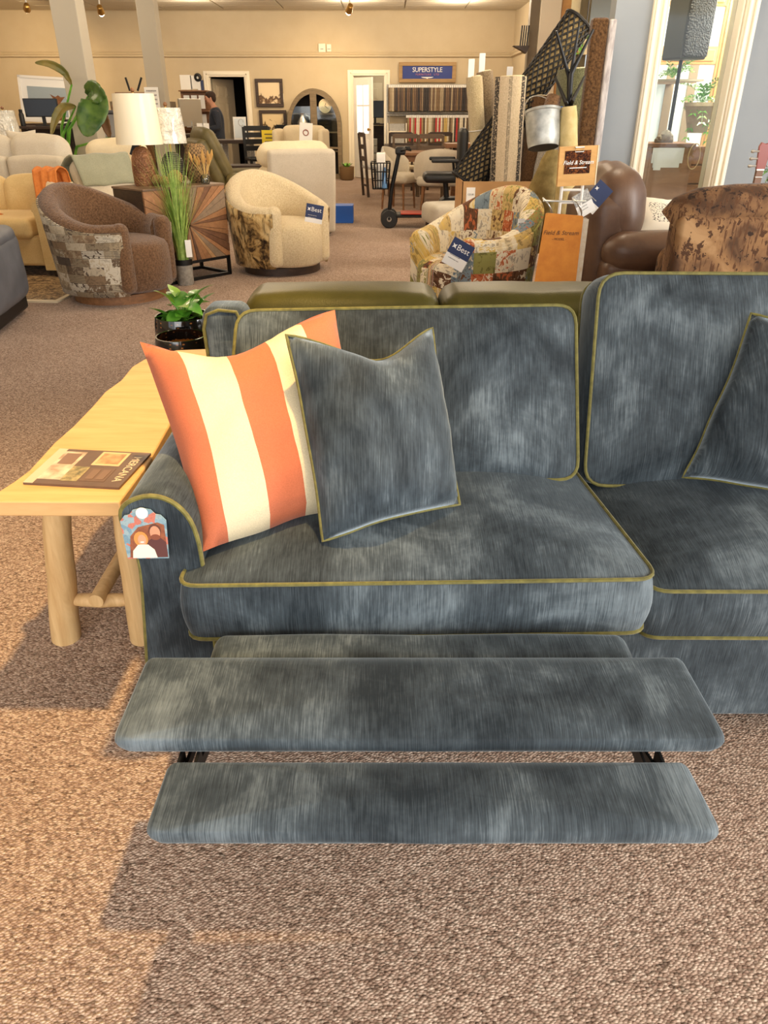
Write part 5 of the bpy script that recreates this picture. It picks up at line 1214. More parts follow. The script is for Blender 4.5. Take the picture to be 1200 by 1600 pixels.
# wrapped lamp at the left edge
pz = at(12, 222, 9.7)
st = thing('side_table', 'small dark side table under the lamp at the left edge', 'table', (pz.x, 9.75, 0))
MB().lathe([(.24,0), (.24,.02), (.24,.02)], 28, (0,0,.56)).build('table_top', M['darkwood'], st)
for k in range(4): MB().tube([(.16*math.cos(k*1.57+.8), .16*math.sin(k*1.57+.8), 0), (.12*math.cos(k*1.57+.8), .12*math.sin(k*1.57+.8), .57)], .015, 8).build('leg', M['darkwood'], st)
sh = pz.z - .58
lamp((pz.x, 9.75, .58), 'table_lamp', 'table lamp with a crinkled plastic-wrapped shade at the left edge', [(.07,0), (.09,.03), (.10,.14), (.07,.28), (.03,.34), (.02,.36)], rm, sh, sh+.33, .15, .12, cm, .03)
# ---------------------------------------------------------------- left desk with monitor and leaning picture
def desk(label, loc, w_, d_, h, m_, rz=0, name='desk'):
    t = thing(name, label, 'desk', loc, rz); MB().bb(-w_/2, w_/2, -d_/2, d_/2, h-.035, h).build('desk_top', m_, t, bevel=.004, smooth=False)
    for x in (-w_/2+.04, w_/2-.04):
        for y in (-d_/2+.04, d_/2-.04): MB().bb(x-.025, x+.025, y-.025, y+.025, 0, h-.035).build('leg', m_, t, smooth=False)
    MB().bb(-w_/2+.06, w_/2-.06, d_/2-.06, d_/2-.03, .3, h-.05).build('modesty_panel', m_, t, smooth=False)
    return t
def monitor(label, loc, w_, h, rz, shell, face, name='monitor'):
    t = thing(name, label, 'monitor', loc, rz)
    MB().bb(-w_/2, w_/2, -.02, .02, .12, .12+h).build('screen_shell', shell, t, bevel=.006, smooth=False)
    MB().bb(-w_/2+.012, w_/2-.012, -.024, -.019, .135, .108+h).build('screen', face, t, smooth=False)
    MB().bb(-.025, .025, .01, .035, .01, .2).build('neck', shell, t, smooth=False); MB().bb(-.12, .12, -.07, .1, 0, .012).build('foot', shell, t, bevel=.004, smooth=False)
    return t
dk = at(72, 197, 12.6)
desk('black office desk under the deer picture at the left', (dk.x, 12.75, 0), 1.15, .6, dk.z, M['darkwood'])
monitor('black monitor on the desk before the deer picture', (at(64,197,12.6).x, 12.75, dk.z), .50, .25, R(6), M['blackplastic'], M['screen'])
t = thing('water_bottle', 'black drinks bottle standing left of the black monitor', 'bottle', (at(36,197,12.6).x, 12.62, dk.z))
MB().lathe([(.035,0), (.037,.01), (.037,.15), (.026,.18)], 18).build('bottle_body', M['blackplastic'], t); MB().lathe([(.024,.18), (.026,.19), (.026,.22), (.01,.225)], 16).build('cap', M['black'], t)
t = thing('desk_phone', 'black desk phone right of the black monitor', 'phone', (at(108,197,12.6).x, 12.7, dk.z))
MB().prism([(-.09,0), (.09,0), (.09,.07), (-.09,.03)], -.1, .1, TR((0,0,0), rx=R(90))).build('phone_body', M['blackplastic'], t, smooth=False); MB().rbox((-.05,0,.075), (.05,.2,.035), .015).build('handset', M['black'], t, weld=True)
for k in range(3): tag(MB().tube([(at(105+5*k,200,12.5).x, 12.43, dk.z-.02), (at(107+5*k,208,12.5).x+.02*math.sin(k*3), 12.42, dk.z-.14), (at(110+4*k,215,12.5).x, 12.42, dk.z-.3)], .007, 5).build('cable', M['black']), ['leftmost black cable hanging off the desk edge', 'middle black cable hanging off the desk edge', 'rightmost black cable hanging off the desk edge'][k], 'cable', 'cables off the desk')
def office_chair(label, loc, rz):
    t = thing('office_chair', label, 'chair', loc, rz)
    MB().rbox((0,0,.47), (.48,.46,.09), .04, .01).build('seat', M['blackplastic'], t, weld=True); MB().rbox((0,.23,.80), (.44,.07,.5), .03, .01, M=TR((0,0,0), rx=R(-3))).build('backrest', M['blackplastic'], t, weld=True)
    MB().tube([(0,0,.08), (0,0,.43)], .025, 10).build('post', M['black'], t)
    for k in range(5): MB().tube([(0,0,.09), (.28*math.cos(k*1.257), .28*math.sin(k*1.257), .05)], [.022,.014], 7).build('spoke', M['black'], t); MB().ball((.28*math.cos(k*1.257), .28*math.sin(k*1.257), .03), .03, 8).build('castor', M['black'], t)
    return t
office_chair('black office chair tucked at the left desk', (at(38,215,12.2).x, 12.2, 0), R(160))
pf0, pf1 = at(39, 192, 14.6), at(108, 119, 14.6); pw, ph = pf1.x-pf0.x, pf1.z-pf0.z
pf = thing('framed_picture', 'large white-framed deer picture leaning behind the black monitor', 'picture', ((pf0.x+pf1.x)/2, 14.7, pf0.z))
Mf = TR(((pf0.x+pf1.x)/2, 14.62, (pf0.z+pf1.z)/2), rx=R(-5), ry=R(3))
for x0, x1, z0, z1 in [(-pw/2,pw/2,ph/2-.04,ph/2), (-pw/2,pw/2,-ph/2,-ph/2+.04), (-pw/2,-pw/2+.04,-ph/2,ph/2), (pw/2-.04,pw/2,-ph/2,ph/2)]: MB().bb(x0,x1,-.02,.02,z0,z1,Mf).build('frame_bar', M['white'], pf, world=True, smooth=False)
MB().bb(-pw/2+.04,pw/2-.04,-.005,.0,-ph/2+.04,ph/2-.04,Mf).build('mat_board', M['paper'], pf, world=True, smooth=False)
MB().bb(-pw/2+.14,pw/2-.12,-.008,-.005,-ph/2+.10,ph/2-.16,Mf).build('printed_sky', mat('print_sky', (158,170,176), rough=.5), pf, world=True, smooth=False)
dm = mat('print_deer', (150,96,54), (110,66,38), 20)
MB().prism([(.10,-.42), (.30,-.42), (.29,-.2), (.22,-.05), (.26,.0), (.32,.06), (.24,.05), (.20,.08), (.15,.05), (.06,.09), (.12,.01), (.15,-.04), (.13,-.2)], .008, .011, Mf @ TR((0,0,0), rx=R(90))).build('printed_deer', dm, pf, world=True, smooth=False)
stp = MB().bb((pf0.x+pf1.x)/2-.5, (pf0.x+pf1.x)/2+.5, 14.55, 15.0, 0, pf0.z-.01)
tag(stp.build('low_cabinet', M['darkwood'], bevel=.006), 'low dark cabinet carrying the large deer picture', 'cabinet')
# ---------------------------------------------------------------- centre-left: cabinet with reeds, printer, second desk
c0, c1 = at(168, 148, 14.6), at(262, 148, 14.6)
cb = thing('wood_cabinet', 'brown wooden cabinet behind the lamps carrying a tray of reeds', 'cabinet', ((c0.x+c1.x)/2, 14.8, 0))
MB().bb(c0.x, c1.x, 14.65, 15.1, 0, c0.z-.10).build('cabinet_body', M['greywood'], cb, world=True, bevel=.006, smooth=False)
for k in range(2): MB().bb(c0.x+.03+k*(c1.x-c0.x)/2, c0.x-.03+(k+1)*(c1.x-c0.x)/2, 14.63, 14.65, .1, c0.z-.16).build('door', M['midwood'], cb, world=True, bevel=.004, smooth=False)
ry = at(204, 147, 14.8)
t = thing('reed_tray', 'brown tray with two black reed sticks above the white lamp shade', 'decoration', (ry.x, 14.85, c0.z-.10))
MB().prism([(-.22,0), (.22,0), (.26,.14), (-.26,.14)], -.1, .1, TR((ry.x,14.85,c0.z-.10), rx=R(90))).build('tray', M['midwood'], t, world=True, bevel=.004, smooth=False)
for (u0, u1) in ((203,196), (215,221)): MB().bar(at(u0, 142, 14.8), at(u1, 121, 14.8), .028).build('reed_stick', M['black'], t, world=True)
t = thing('printer', 'grey office printer between the two lamp shades', 'printer', (at(172,190,13.6).x, 13.9, 0))
zp = at(172,172,13.6).z; xx = at(172,190,13.6).x
MB().bb(xx-.22, xx+.22, 13.65, 14.1, zp-.40, zp-.05).build('printer_body', mat('printer_grey', (150,150,148), rough=.5), t, world=True, bevel=.02); MB().bb(xx-.2, xx+.2, 13.6, 14.0, zp-.05, zp).build('scanner_lid', mat('printer_dark', (80,80,82), rough=.5), t, world=True, bevel=.01); MB().bb(xx-.25, xx+.25, 13.65, 14.15, 0, zp-.40).build('printer_stand', M['white'], t, world=True, smooth=False)
nb = at(238, 152, 13.35); t = thing('notice', 'small printed notice fixed to the slimmer column', 'notice', nb)
MB().bb(nb.x-.12, nb.x+.10, 13.37, 13.385, nb.z-.17, nb.z+.14).build('sheet', M['paper'], t, world=True, smooth=False)
for k in range(4): MB().bb(nb.x-.09, nb.x+.07, 13.363, 13.369, nb.z+.08-.06*k, nb.z+.10-.06*k).build('printed_line', M['greyprint'], t, world=True, smooth=False)
h0, h1 = at(286, 205, 15.6), at(323, 141, 15.6)
hu = thing('paper_hutch', 'brown wooden desk hutch with rows of papers beside the man', 'hutch', ((h0.x+h1.x)/2, 15.8, 0))
MB().bb(h0.x, h1.x, 15.75, 15.85, 0, h1.z).build('hutch_back', M['midwood'], hu, world=True, smooth=False)
for z in (h1.z-.02, h1.z-.35, h1.z-.66): MB().bb(h0.x, h1.x, 15.6, 15.75, z, z+.02).build('shelf', M['midwood'], hu, world=True, smooth=False)
for i in range(3):
    for j in range(2): MB().bb(h0.x+.06+.14*i, h0.x+.17+.14*i, 15.70, 15.705, h1.z-.30-.31*j, h1.z-.08-.31*j).build('paper_card', M['paper'], hu, world=True, smooth=False)
for k, (u0, v0, u1, v1) in enumerate([(283,117,298,140), (299,118,309,139)]):
    a, b = at(u0, v1, YB-.012), at(u1, v0, YB-.012); tag(MB().bb(a.x, b.x, YB-.012, YB-.006, a.z, b.z).build('wall_paper_notice', M['paper'], smooth=False), ['larger white notice sheet pinned above the hutch', 'narrower white notice sheet pinned beside the black ribbon'][k], 'notice')
rb_ = at(309, 121, YB-.03); t = thing('rosette', 'black and white ribbon rosette hanging above the man', 'ribbon', rb_)
MB().tube([rb_ + Vector((.055*math.cos(a), 0, .055*math.sin(a))) for a in [k*.42 for k in range(15)]], .028, 7, closed=True).build('ring', M['black'], t, world=True)
for s, m_ in ((-.02, M['paper']), (.05, M['navy'])): MB().bb(rb_.x+s, rb_.x+s+.06, YB-.03, YB-.02, rb_.z-.42, rb_.z-.05).build('ribbon_tail', m_, t, world=True, smooth=False)
d2 = at(300, 210, 14.2)
desk('dark desk with the silver monitor in front of the man', (at(296,210,14.2).x-.15, 14.45, 0), 1.0, .6, d2.z, M['darkwood'])
monitor('silver all-in-one monitor turned away on the dark desk', (at(297,208,14.2).x, 14.4, d2.z), .55, .42, R(-118), M['metal'], M['screen'])
for k, u in enumerate((313, 322)): 
    q = at(u, 210, 14.15); tag(MB().bb(q.x-.055, q.x+.055, 14.2, 14.206, d2.z, d2.z+.17).build('standing_card', M['paper'], smooth=False), ['left white standing card on the dark desk', 'right white standing card on the dark desk'][k], 'card')
k0 = at(358, 219, 13.2)
ct = thing('counter_table', 'dark counter-height table with pale legs right of the man', 'table', (k0.x, 13.4, 0))
cw0, cw1 = at(328,217,13.2).x, at(397,217,13.2).x
MB().bb(cw0, cw1, 13.2, 13.75, k0.z-.05, k0.z).build('table_top', M['darkwood'], ct, world=True, bevel=.004, smooth=False)
for x in (cw0+.15, cw1-.12):
    for y in (13.26, 13.68): MB().bb(x-.035, x+.035, y-.035, y+.035, 0, k0.z-.05).build('leg', M['greyprint'], ct, world=True, smooth=False)
fr0 = at(375, 214, 13.35); t = thing('white_display', 'white framed display card on the counter table', 'display', (fr0.x, 13.4, k0.z))
MB().box((0,0,.165), (.21,.02,.33), 0, TR((fr0.x,13.4,k0.z), rx=R(-6))).build('frame', M['white'], t, world=True, smooth=False); MB().box((0,-.012,.165), (.17,.004,.28), 0, TR((fr0.x,13.4,k0.z), rx=R(-6))).build('panel', mat('pale_panel', (220,228,232), rough=.2), t, world=True, smooth=False)
MB().tube([Vector((fr0.x+.03,13.385,k0.z+.25)) + Vector((.04*math.cos(a),-.01,.05*math.sin(a))) for a in [k*.5 for k in range(12)]], .004, 5).build('cord', M['greyprint'], t, world=True)
def slat_chair(label, loc, rz, m_, h=1.0, sh=.62, cush=None, name='bar_chair', group=None, w_=.44, slats=4):
    t = thing(name, label, 'chair', loc, rz, group)
    MB().rbox((0,0,sh), (w_,w_,.05), .02).build('seat', cush or m_, t, weld=True)
    for x in (-1, 1):
        MB().bb(x*w_*.45-.02, x*w_*.45+.02, -w_*.45-.02, -w_*.45+.02, 0, sh-.02).build('leg', m_, t, smooth=False); MB().bar((x*w_*.45, w_*.45, 0), (x*w_*.45, w_*.45+.07, h), .04).build('leg', m_, t, smooth=False)
    for k in range(slats):
        z = sh+.14+(h-sh-.16)*k/max(1,slats-1); MB().bb(-w_*.43, w_*.43, w_*.45+.07*z/h-.012, w_*.45+.07*z/h+.012, z-.035, z+.035).build('back_slat', m_, t, smooth=False)
    for y in (-w_*.45, w_*.45): MB().bb(-w_*.43, w_*.43, y-.012, y+.012, sh*.35, sh*.35+.03).build('stretcher', m_, t, smooth=False)
    return t
bk0 = at(406, 235, 12.6); slat_chair('black bar chair left of the yellow card', (bk0.x, 12.7, 0), R(20), M['black'], 1.12, .68)
bk1 = at(443, 235, 13.4); slat_chair('black bar chair right of the yellow card', (bk1.x, 13.5, 0), R(-10), M['black'], 1.12, .68)
yc = at(423, 219, 12.45); t = thing('yellow_sign', 'bright yellow notice card between the black bar chairs', 'notice', yc)
MB().box((0,0,0), (.26,.008,.27), 0, TR(yc, rz=R(4))).build('card', M['yellow'], t, world=True, smooth=False)
for k in range(4): MB().box((0,-.007,.08-.05*k), (.18-.03*(k % 2),.002,.014), 0, TR(yc, rz=R(4))).build('printed_line', M['darkwood'], t, world=True, smooth=False)
eb = at(400, 255, 12.3); et = thing('end_table', 'small dark end table in front of the black bar chairs', 'table', (eb.x-.05, 11.95, 0))
MB().bb(-.32,.30,-.22,.22,.60,.64).build('table_top', M['darkwood'], et, smooth=False)
for x in (-.27,.25):
    for y in (-.17,.17): MB().bb(x-.025,x+.025,y-.025,y+.025,0,.60).build('leg', M['darkwood'], et, smooth=False)
# ---------------------------------------------------------------- the man
def skin_obj(name, verts, edges, m_, parent, sub=2, root=0):
    me = bpy.data.meshes.new(name); me.from_pydata([v[0] for v in verts], edges, []); me.materials.append(m_)
    o = bpy.data.objects.new(name, me); COL.objects.link(o); o.parent = parent
    o.modifiers.new('skin', 'SKIN').use_smooth_shade = True
    for i, v in enumerate(verts):
        r_ = v[1] if isinstance(v[1], tuple) else (v[1], v[1]); me.skin_vertices[0].data[i].radius = r_
        me.skin_vertices[0].data[i].use_root = (i == root)
    s_ = o.modifiers.new('sub', 'SUBSURF'); s_.levels = sub; s_.render_levels = sub
    return o
mx = at(337, 200, 15.2)
man = thing('person', 'person in a dark sweater standing and looking down at a phone', 'person', (mx.x+.03, 15.2, 0), R(14)); man.scale = (.93,)*3
def chain(V_, E_, start, pts):
    i = start
    for p in pts: V_.append(p); E_.append((i, len(V_)-1)); i = len(V_)-1
    return i
BV = [((0,0,.95), (.085,.07))]; BE = []
n1 = chain(BV, BE, 0, [((0,0,1.12), (.10,.08)), ((.0,0,1.30), (.13,.10)), ((-.01,0,1.42), (.11,.08))])
n2 = chain(BV, BE, n1, [((-.03,0,1.50), .055), ((-.055,0,1.555), .058), ((-.085,0,1.61), (.078,.088)), ((-.095,0,1.67), (.080,.095)), ((-.085,0,1.725), (.06,.07))])
nose = chain(BV, BE, n2-1, [((-.195,0,1.635), .014)])
for s in (-1, 1):
    chain(BV, BE, 0, [((0,s*.09,.88), (.07,.06)), ((-.03,s*.105,.50), .05), ((.02,s*.11,.10), .045), ((-.10,s*.12,.045), .04), ((-.17,s*.12,.035), .03)])
    w_ = chain(BV, BE, n1, [((0,s*.17,1.42), .07), ((.03,s*.235,1.16), .05), ((-.20,s*.15,1.12), .033), ((-.245,s*.125,1.13), (.028,.036))])
    for k, (dy, L_) in enumerate([(-.03,.07), (-.01,.08), (.01,.075), (.028,.06)]):
        b0 = Vector((-.27, s*.115+dy*.6, 1.135+dy*.3))
        chain(BV, BE, w_, [(tuple(b0), .0085), (tuple(b0+Vector((-L_*.6, -s*.015, .008))), .008), (tuple(b0+Vector((-L_*.75, -s*.05, .02))), .007)])
    chain(BV, BE, w_, [((-.255,s*.095,1.155), .010), ((-.29,s*.07,1.175), .008)])
skin_obj('body', BV, BE, M['skin'], man)
SV = [((0,0,.82), (.150,.125)), ((0,0,.95), (.152,.125))]; SE = [(0,1)]
k1 = chain(SV, SE, 1, [((0,0,1.12), (.150,.118)), ((.0,0,1.30), (.172,.132)), ((-.01,0,1.43), (.145,.10)), ((-.028,0,1.495), .066)])
for s in (-1, 1): chain(SV, SE, k1-1, [((0,s*.18,1.425), .085), ((.035,s*.24,1.16), .066), ((-.17,s*.16,1.118), .046)])
skin_obj('sweater', SV, SE, weave('charcoal_knit', (44,46,54), (66,70,80), 160), man)
PV = [((0,0,.93), (.145,.115)), ((0,0,1.0), (.12,.10))]; PE = [(0,1)]
for s in (-1, 1): chain(PV, PE, 0, [((0,s*.10,.86), (.115,.105)), ((-.03,s*.107,.50), .082), ((.02,s*.11,.13), .066)])
skin_obj('trousers', PV, PE, mat('black_trousers', (30,28,30), rough=.85), man)
for s in (-1, 1):
    MB().rbox((-.06,s*.115,.045), (.29,.105,.09), .04, .01).build('shoe', M['darkwood'], man, weld=True); MB().ball((-.075,s*.088,1.645), .028, 8, (.6,.35,1)).build('ear', M['skin'], man)
    MB().ball((-.168,s*.035,1.66), .011, 8).build('eye', M['darkwood'], man)
MB().tube([(-.172,-.02,1.585), (-.176,0,1.583), (-.172,.02,1.585)], .006, 6).build('mouth', mat('lip', (160,96,84)), man)
m = MB().ball((-.070,0,1.70), .098, 14, (1.02,.90,.80)); m.v = [p*1.0 + Vector((.004*noise.noise(p*40),0,0)) for p in m.v]
m.ball((-.022,0,1.655), .075, 12, (.72,1.05,1.05)); m.build('hair', mat('brown_hair', (62,40,28), (40,26,18), 60, rough=.8), man)
ph_ = MB().box((-.315,.0,1.175), (.012,.075,.145)); ph_o = ph_.build('smartphone', M['blackplastic'], bevel=.004)
ph_o.location = man.location; ph_o.scale = man.scale; ph_o.rotation_euler = man.rotation_euler; tag(ph_o, 'black smartphone in the hands of the standing person', 'phone')
# ---------------------------------------------------------------- wall pieces
def picture(label, u0, v0, u1, v1, m_, y=YB-.03):
    a, b = at(u0, v1, y), at(u1, v0, y); w_, h = b.x-a.x, b.z-a.z; c = ((a.x+b.x)/2, y, (a.z+b.z)/2)
    t = thing('framed_picture', label, 'picture', c)
    for x0, x1, z0, z1 in [(-w_/2,w_/2,h/2-.065,h/2), (-w_/2,w_/2,-h/2,-h/2+.065), (-w_/2,-w_/2+.065,-h/2+.065,h/2-.065), (w_/2-.065,w_/2,-h/2+.065,h/2-.065)]: MB().bb(x0,x1,-.03,.028,z0,z1).build('frame_bar', M['darkwood'], t, bevel=.006, smooth=False)
    MB().bb(-w_/2+.06,w_/2-.06,.0,.01,-h/2+.06,h/2-.06).build('print', m_, t, smooth=False)
    return t, w_, h
def lake(name, sky, land, k):
    t = NT(name); sx = t.n('SeparateXYZ'); t.t.links.new(t.co('Object'), sx.inputs[0]); f = t.math('ADD', t.math('MULTIPLY', sx.outputs[2], 2.0), t.math('MULTIPLY', t.math('SUBTRACT', t.noise(t.co('Object'), 9, 4), .5), k))
    return t.fin(t.ramp(t.math('ADD', f, .5), [(.08, (226,206,170)), (.16, (140,110,70)), (.24, land), (.34, land), (.42, sky), (.9, sky)]), .4)
picture('upper dark-framed landscape print beside the doorway', 401, 123, 441, 167, lake('landscape_print', (226,204,166), (92,62,30), 1.0))
picture('lower dark-framed autumn forest print beside the doorway', 407, 172, 447, 208, lake('forest_print', (220,196,150), (96,74,26), 1.6))
t0_ = at(527, 154, YB-.02); t = thing('thermostat', 'small cream wall thermostat left of the arched cabinet', 'thermostat', at(441,153,YB-.02))
MB().rbox((0,0,0), (.07,.03,.17), .008).build('case', M['trim'], t, weld=True); MB().bb(-.02,.02,-.018,-.014,.02,.06).build('display', M['greyprint'], t, smooth=False)
for k, u in enumerate((503, 514)):
    q = at(u, 75, YB-.03); o = thing('alarm_box', ['larger white alarm box on the picture rail', 'smaller white alarm box on the picture rail'][k], 'alarm', q); MB().rbox((0,0,0), (.15-.05*k,.05,.16-.02*k), .012).build('case', M['trim'], o, weld=True); MB().bb(-.03,.03,-.03,-.024,-.03,-.01).build('grille', M['greyprint'], o, smooth=False)
# arched cabinet
ax0, ax1 = at(449, 200, 17.9).x, at(533, 200, 17.9).x; azt = at(491, 138, 17.9).z; aw = ax1-ax0; ac = (ax0+ax1)/2
ar = thing('arched_cabinet', 'grey-brown arched display cabinet with glass doors', 'cabinet', (ac, 18.1, 0))
rad = aw/2; ell_h = .72; zs = azt-ell_h
def arch(k, m_=24): return [(-rad*k, 0)] + [(-rad*k*math.cos(math.pi*i/m_), zs + ell_h*k*math.sin(math.pi*i/m_)) for i in range(m_+1)] + [(rad*k, 0)]
o_ = arch(1); i_ = arch(.86); n_ = len(o_)
f = MB(); vs = [(x, y_, z) for y_ in (-.2, -.14) for x, z in o_] + [(x, y_, max(z, .1)) for y_ in (-.2, -.14) for x, z in i_]
fs = []
for i in range(n_-1): fs += [(i, i+1, 2*n_+i+1, 2*n_+i), (n_+i+1, n_+i, 3*n_+i, 3*n_+i+1), (i, n_+i, n_+i+1, i+1), (2*n_+i, 2*n_+i+1, 3*n_+i+1, 3*n_+i)]
f.add(vs, fs); f.bb(-rad, rad, -.2, -.14, 0, .1); f.build('arch_frame', M['greywood'], ar, angle=30)
MB().prism(o_, -.19, -.17, TR((0,0,0), rx=R(90))).build('back_board', M['darkroom'], ar, smooth=False)
f2 = MB()
vs = [(x, y_, z) for y_ in (-.14, .18) for x, z in o_]; f2.add(vs, [(i, n_+i, n_+i+1, i+1) for i in range(n_-1)]); f2.build('cabinet_shell', M['greywood'], ar, angle=30)
for s in (-1, 1): MB().bb(min(0,s*.07), max(0,s*.07), -.215, -.15, .1, azt-.08).build('door_stile', M['greywood'], ar, bevel=.004, smooth=False)
for z in (.55, .92, 1.28): MB().bb(-rad*.88, rad*.88, -.14, .16, z-.012, z+.012).build('shelf', M['greywood'], ar, smooth=False)
MB().bb(-rad*.86, rad*.86, -.20, -.15, .60, .64).build('door_rail', M['greywood'], ar, smooth=False)
for s in (-1, 1): MB().bb(s*rad*.45-rad*.38, s*rad*.45+rad*.38, -.18, -.176, .66, 1.42).build('glass_pane', M['glass'], ar, smooth=False)
q = at(507, 156, 17.9); t = thing('wall_clock', 'round pale clock inside the arched cabinet', 'clock', (q.x, 17.98, 1.292))
MB().lathe([(.13,-.02), (.135,-.01), (.135,.02), (.12,.024), (.115,.012), (.002,.012)], 28, (0,0,.135), TR((0,0,0)) @ Matrix.Translation((0,0,.0)) @ Matrix.Translation((0,0,.135)) @ Matrix.Rotation(R(90),4,'X') @ Matrix.Translation((0,0,-.135))).build('clock_case', M['cream'], t)
for a, L_ in ((.4,.06), (2.2,.09)): MB().bar((0,-.026,.135), (L_*math.sin(a),-.026,.135+L_*math.cos(a)), .008).build('clock_hand', M['black'], t)
q = at(472, 183, 17.9); t = thing('silver_pitcher', 'silver pitcher inside the arched cabinet', 'pitcher', (q.x, 17.98, .932))
MB().lathe([(.05,0), (.05,.02), (.11,.10), (.12,.18), (.07,.28), (.06,.32), (.075,.36), (.065,.36), (.05,.3)], 24).build('pitcher_body', M['metal'], t, angle=60); MB().tube([(.07,0,.32), (.15,0,.30), (.16,0,.2), (.11,0,.12)], .012, 7).build('handle', M['metal'], t)
for k, u in enumerate((468, 500)): 
    q = at(u, 196, 17.9); o = tag(MB().ball((0,0,.045), .05, 10, (1.1,1,.9)).build('yellow_ornament', M['yellow']), ['left round yellow ornament in the arched cabinet', 'right round yellow ornament in the arched cabinet'][k], 'ornament', 'yellow ornaments in the cabinet'); o.location = (q.x, 17.95, .932)
q = at(541, 285, 17.2); t = thing('basket_plant', 'small wicker basket with a plant by the open white door', 'plant', (q.x, 17.6, 0))
MB().lathe([(.12,0), (.15,.03), (.16,.25), (.165,.27), (.145,.27), (.14,.2), (.002,.2)], 20).build('basket', wm, t, angle=60)
for k in range(9):
    a = k*2.4; lm = leaf_mesh(.2, .07, .2, .3); l_ = MB().add(lm.v, lm.f, TR((0,0,.2), rx=R(60), rz=a)); l_.build('leaf', M['leaf'], t)
# ---------------------------------------------------------------- lettered sign and swatch racks
a, b = at(623, 129, YB-.03), at(713, 97, YB-.03); w_, h = b.x-a.x, b.z-a.z
sg2 = thing('wall_sign', 'blue lettered sign in a wood frame above the fabric swatches', 'sign', ((a.x+b.x)/2, YB-.03, (a.z+b.z)/2))
for x0, x1, z0, z1 in [(-w_/2,w_/2,h/2-.07,h/2), (-w_/2,w_/2,-h/2,-h/2+.07), (-w_/2,-w_/2+.08,-h/2+.07,h/2-.07), (w_/2-.08,w_/2,-h/2+.07,h/2-.07)]: MB().bb(x0,x1,-.025,.028,z0,z1).build('frame_bar', M['signwood'], sg2, bevel=.005, smooth=False)
MB().bb(-w_/2+.07,w_/2-.07,-.005,.01,-h/2+.06,h/2-.06).build('sign_panel', M['signblue'], sg2, smooth=False)
text('lettering', 'SUPERSTYLE', .125, M['paper'], sg2, TR((0,-.008,.045), rx=R(90)), .002, spacing=.95)
text('lettering', 'FURNITURE', .05, mat('sign_red', (196,120,130)), sg2, TR((-.085,-.008,-.04), rx=R(90)), .002, spacing=1.35); text('lettering', 'LTD', .05, mat('sign_red', (196,120,130)), sg2, TR((.20,-.008,-.04), rx=R(90)), .002, spacing=1.35)
MB().prism([(-.14,-.085), (.14,-.085), (.1,-.1), (.02,-.108), (0,-.125), (-.02,-.108), (-.1,-.1)], .006, .01, TR((0,0,0), rx=R(90))).build('emblem', M['paper'], sg2, smooth=False)
pal1 = [(70,52,40), (50,40,34), (96,72,52), (40,32,30), (120,100,78), (150,132,104), (84,64,50), (62,48,38), (178,160,128), (110,86,58)]
pal2 = [(200,190,164), (150,126,84), (214,204,182), (120,98,60), (90,70,44), (176,40,40), (190,160,90), (60,52,48), (206,196,170), (140,120,92)]
sxs = (at(607, 150, 18.15).x, at(733, 150, 18.15).x)
rk = thing('swatch_rack', 'two-tier metal wall rack holding the fabric swatches', 'rack', ((sxs[0]+sxs[1])/2, 18.2, .6))
z1t, z1b, z2t, z2b = at(660,137,18.15).z, at(660,174,18.15).z, at(660,184,18.15).z, at(660,222,18.15).z
for z in (z1t+.05, z1b-.03, z2t+.05, z2b-.04): MB().tube([(sxs[0]-.03,18.22,z), (sxs[1]+.03,18.22,z)], .016, 8).build('rail', M['greyprint'], rk, world=True)
for x in (sxs[0]-.03, (sxs[0]+sxs[1])/2, sxs[1]+.03): MB().bb(x-.015, x+.015, 18.22, 18.39, z2b-.1, z1t+.06).build('bracket', M['greyprint'], rk, world=True, smooth=False)
sm = MB().bb(-.017,.017,-.08,.06,-.5,0).build('fabric_swatch', M['cream'], bevel=0, smooth=False); hm_ = MB().bb(-.015,.015,-.085,.065,0,.055).build('hanger', M['paper'], sm, smooth=False)
mats1 = [mat('swatch_dark', c, tuple(min(255,k+20) for k in c), 30) for c in pal1]; mats2 = [mat('swatch_pale', c, tuple(min(255,k+20) for k in c), 30) for c in pal2]
first = True; rs_ = random.Random(5)
for row, (zt_, zb_, n_s, ms, u0, u1) in enumerate([(z1t, z1b, 44, mats1, 0, 1), (z2t, z2b, 36, mats2, .22, 1)]):
    mesh_by = {}
    words = [['dark brown','near-black','chestnut','black','taupe','sand','umber','coffee','pale tan','caramel'], ['cream','ochre','ivory','bronze','brown','red','gold','charcoal','bone','fawn']][row]
    for k in range(n_s):
        x = sxs[0] + (sxs[1]-sxs[0])*(u0+(u1-u0)*(k+.5)/n_s); mi = rs_.randrange(len(ms))
        if row == 1 and k % 12 == 5: mi = 5
        o = sm if first else sm.copy()
        if mi not in mesh_by:
            me = sm.data.copy() if not first else sm.data; 
            me = sm.data.copy(); me.materials.clear(); me.materials.append(ms[mi]); mesh_by[mi] = me
        o.data = mesh_by[mi]
        if not first: COL.objects.link(o); hh = hm_.copy(); COL.objects.link(hh); hh.parent = o
        hgt = (zt_-zb_)*(1-.04*rs_.random()); o.location = (x, 18.15, zt_); o.scale = (.95, 1, hgt/.5)
        od = str(k+1) + ('th' if 10 <= (k+1) % 100 <= 20 else {1:'st',2:'nd',3:'rd'}.get((k+1) % 10, 'th')); tag(o, '%s fabric swatch, %s from the left on the %s rail' % (words[mi], od, ['upper','lower'][row]), 'swatch', ['fabric swatches on the upper rail', 'fabric swatches on the lower rail'][row]); first = False
sh0, sh1 = at(606, 215, 17.9), at(635, 183, 17.9)
t = thing('sample_shelf', 'low pale shelf unit with folded samples left of the pale swatches', 'shelf', ((sh0.x+sh1.x)/2, 18.0, 0))
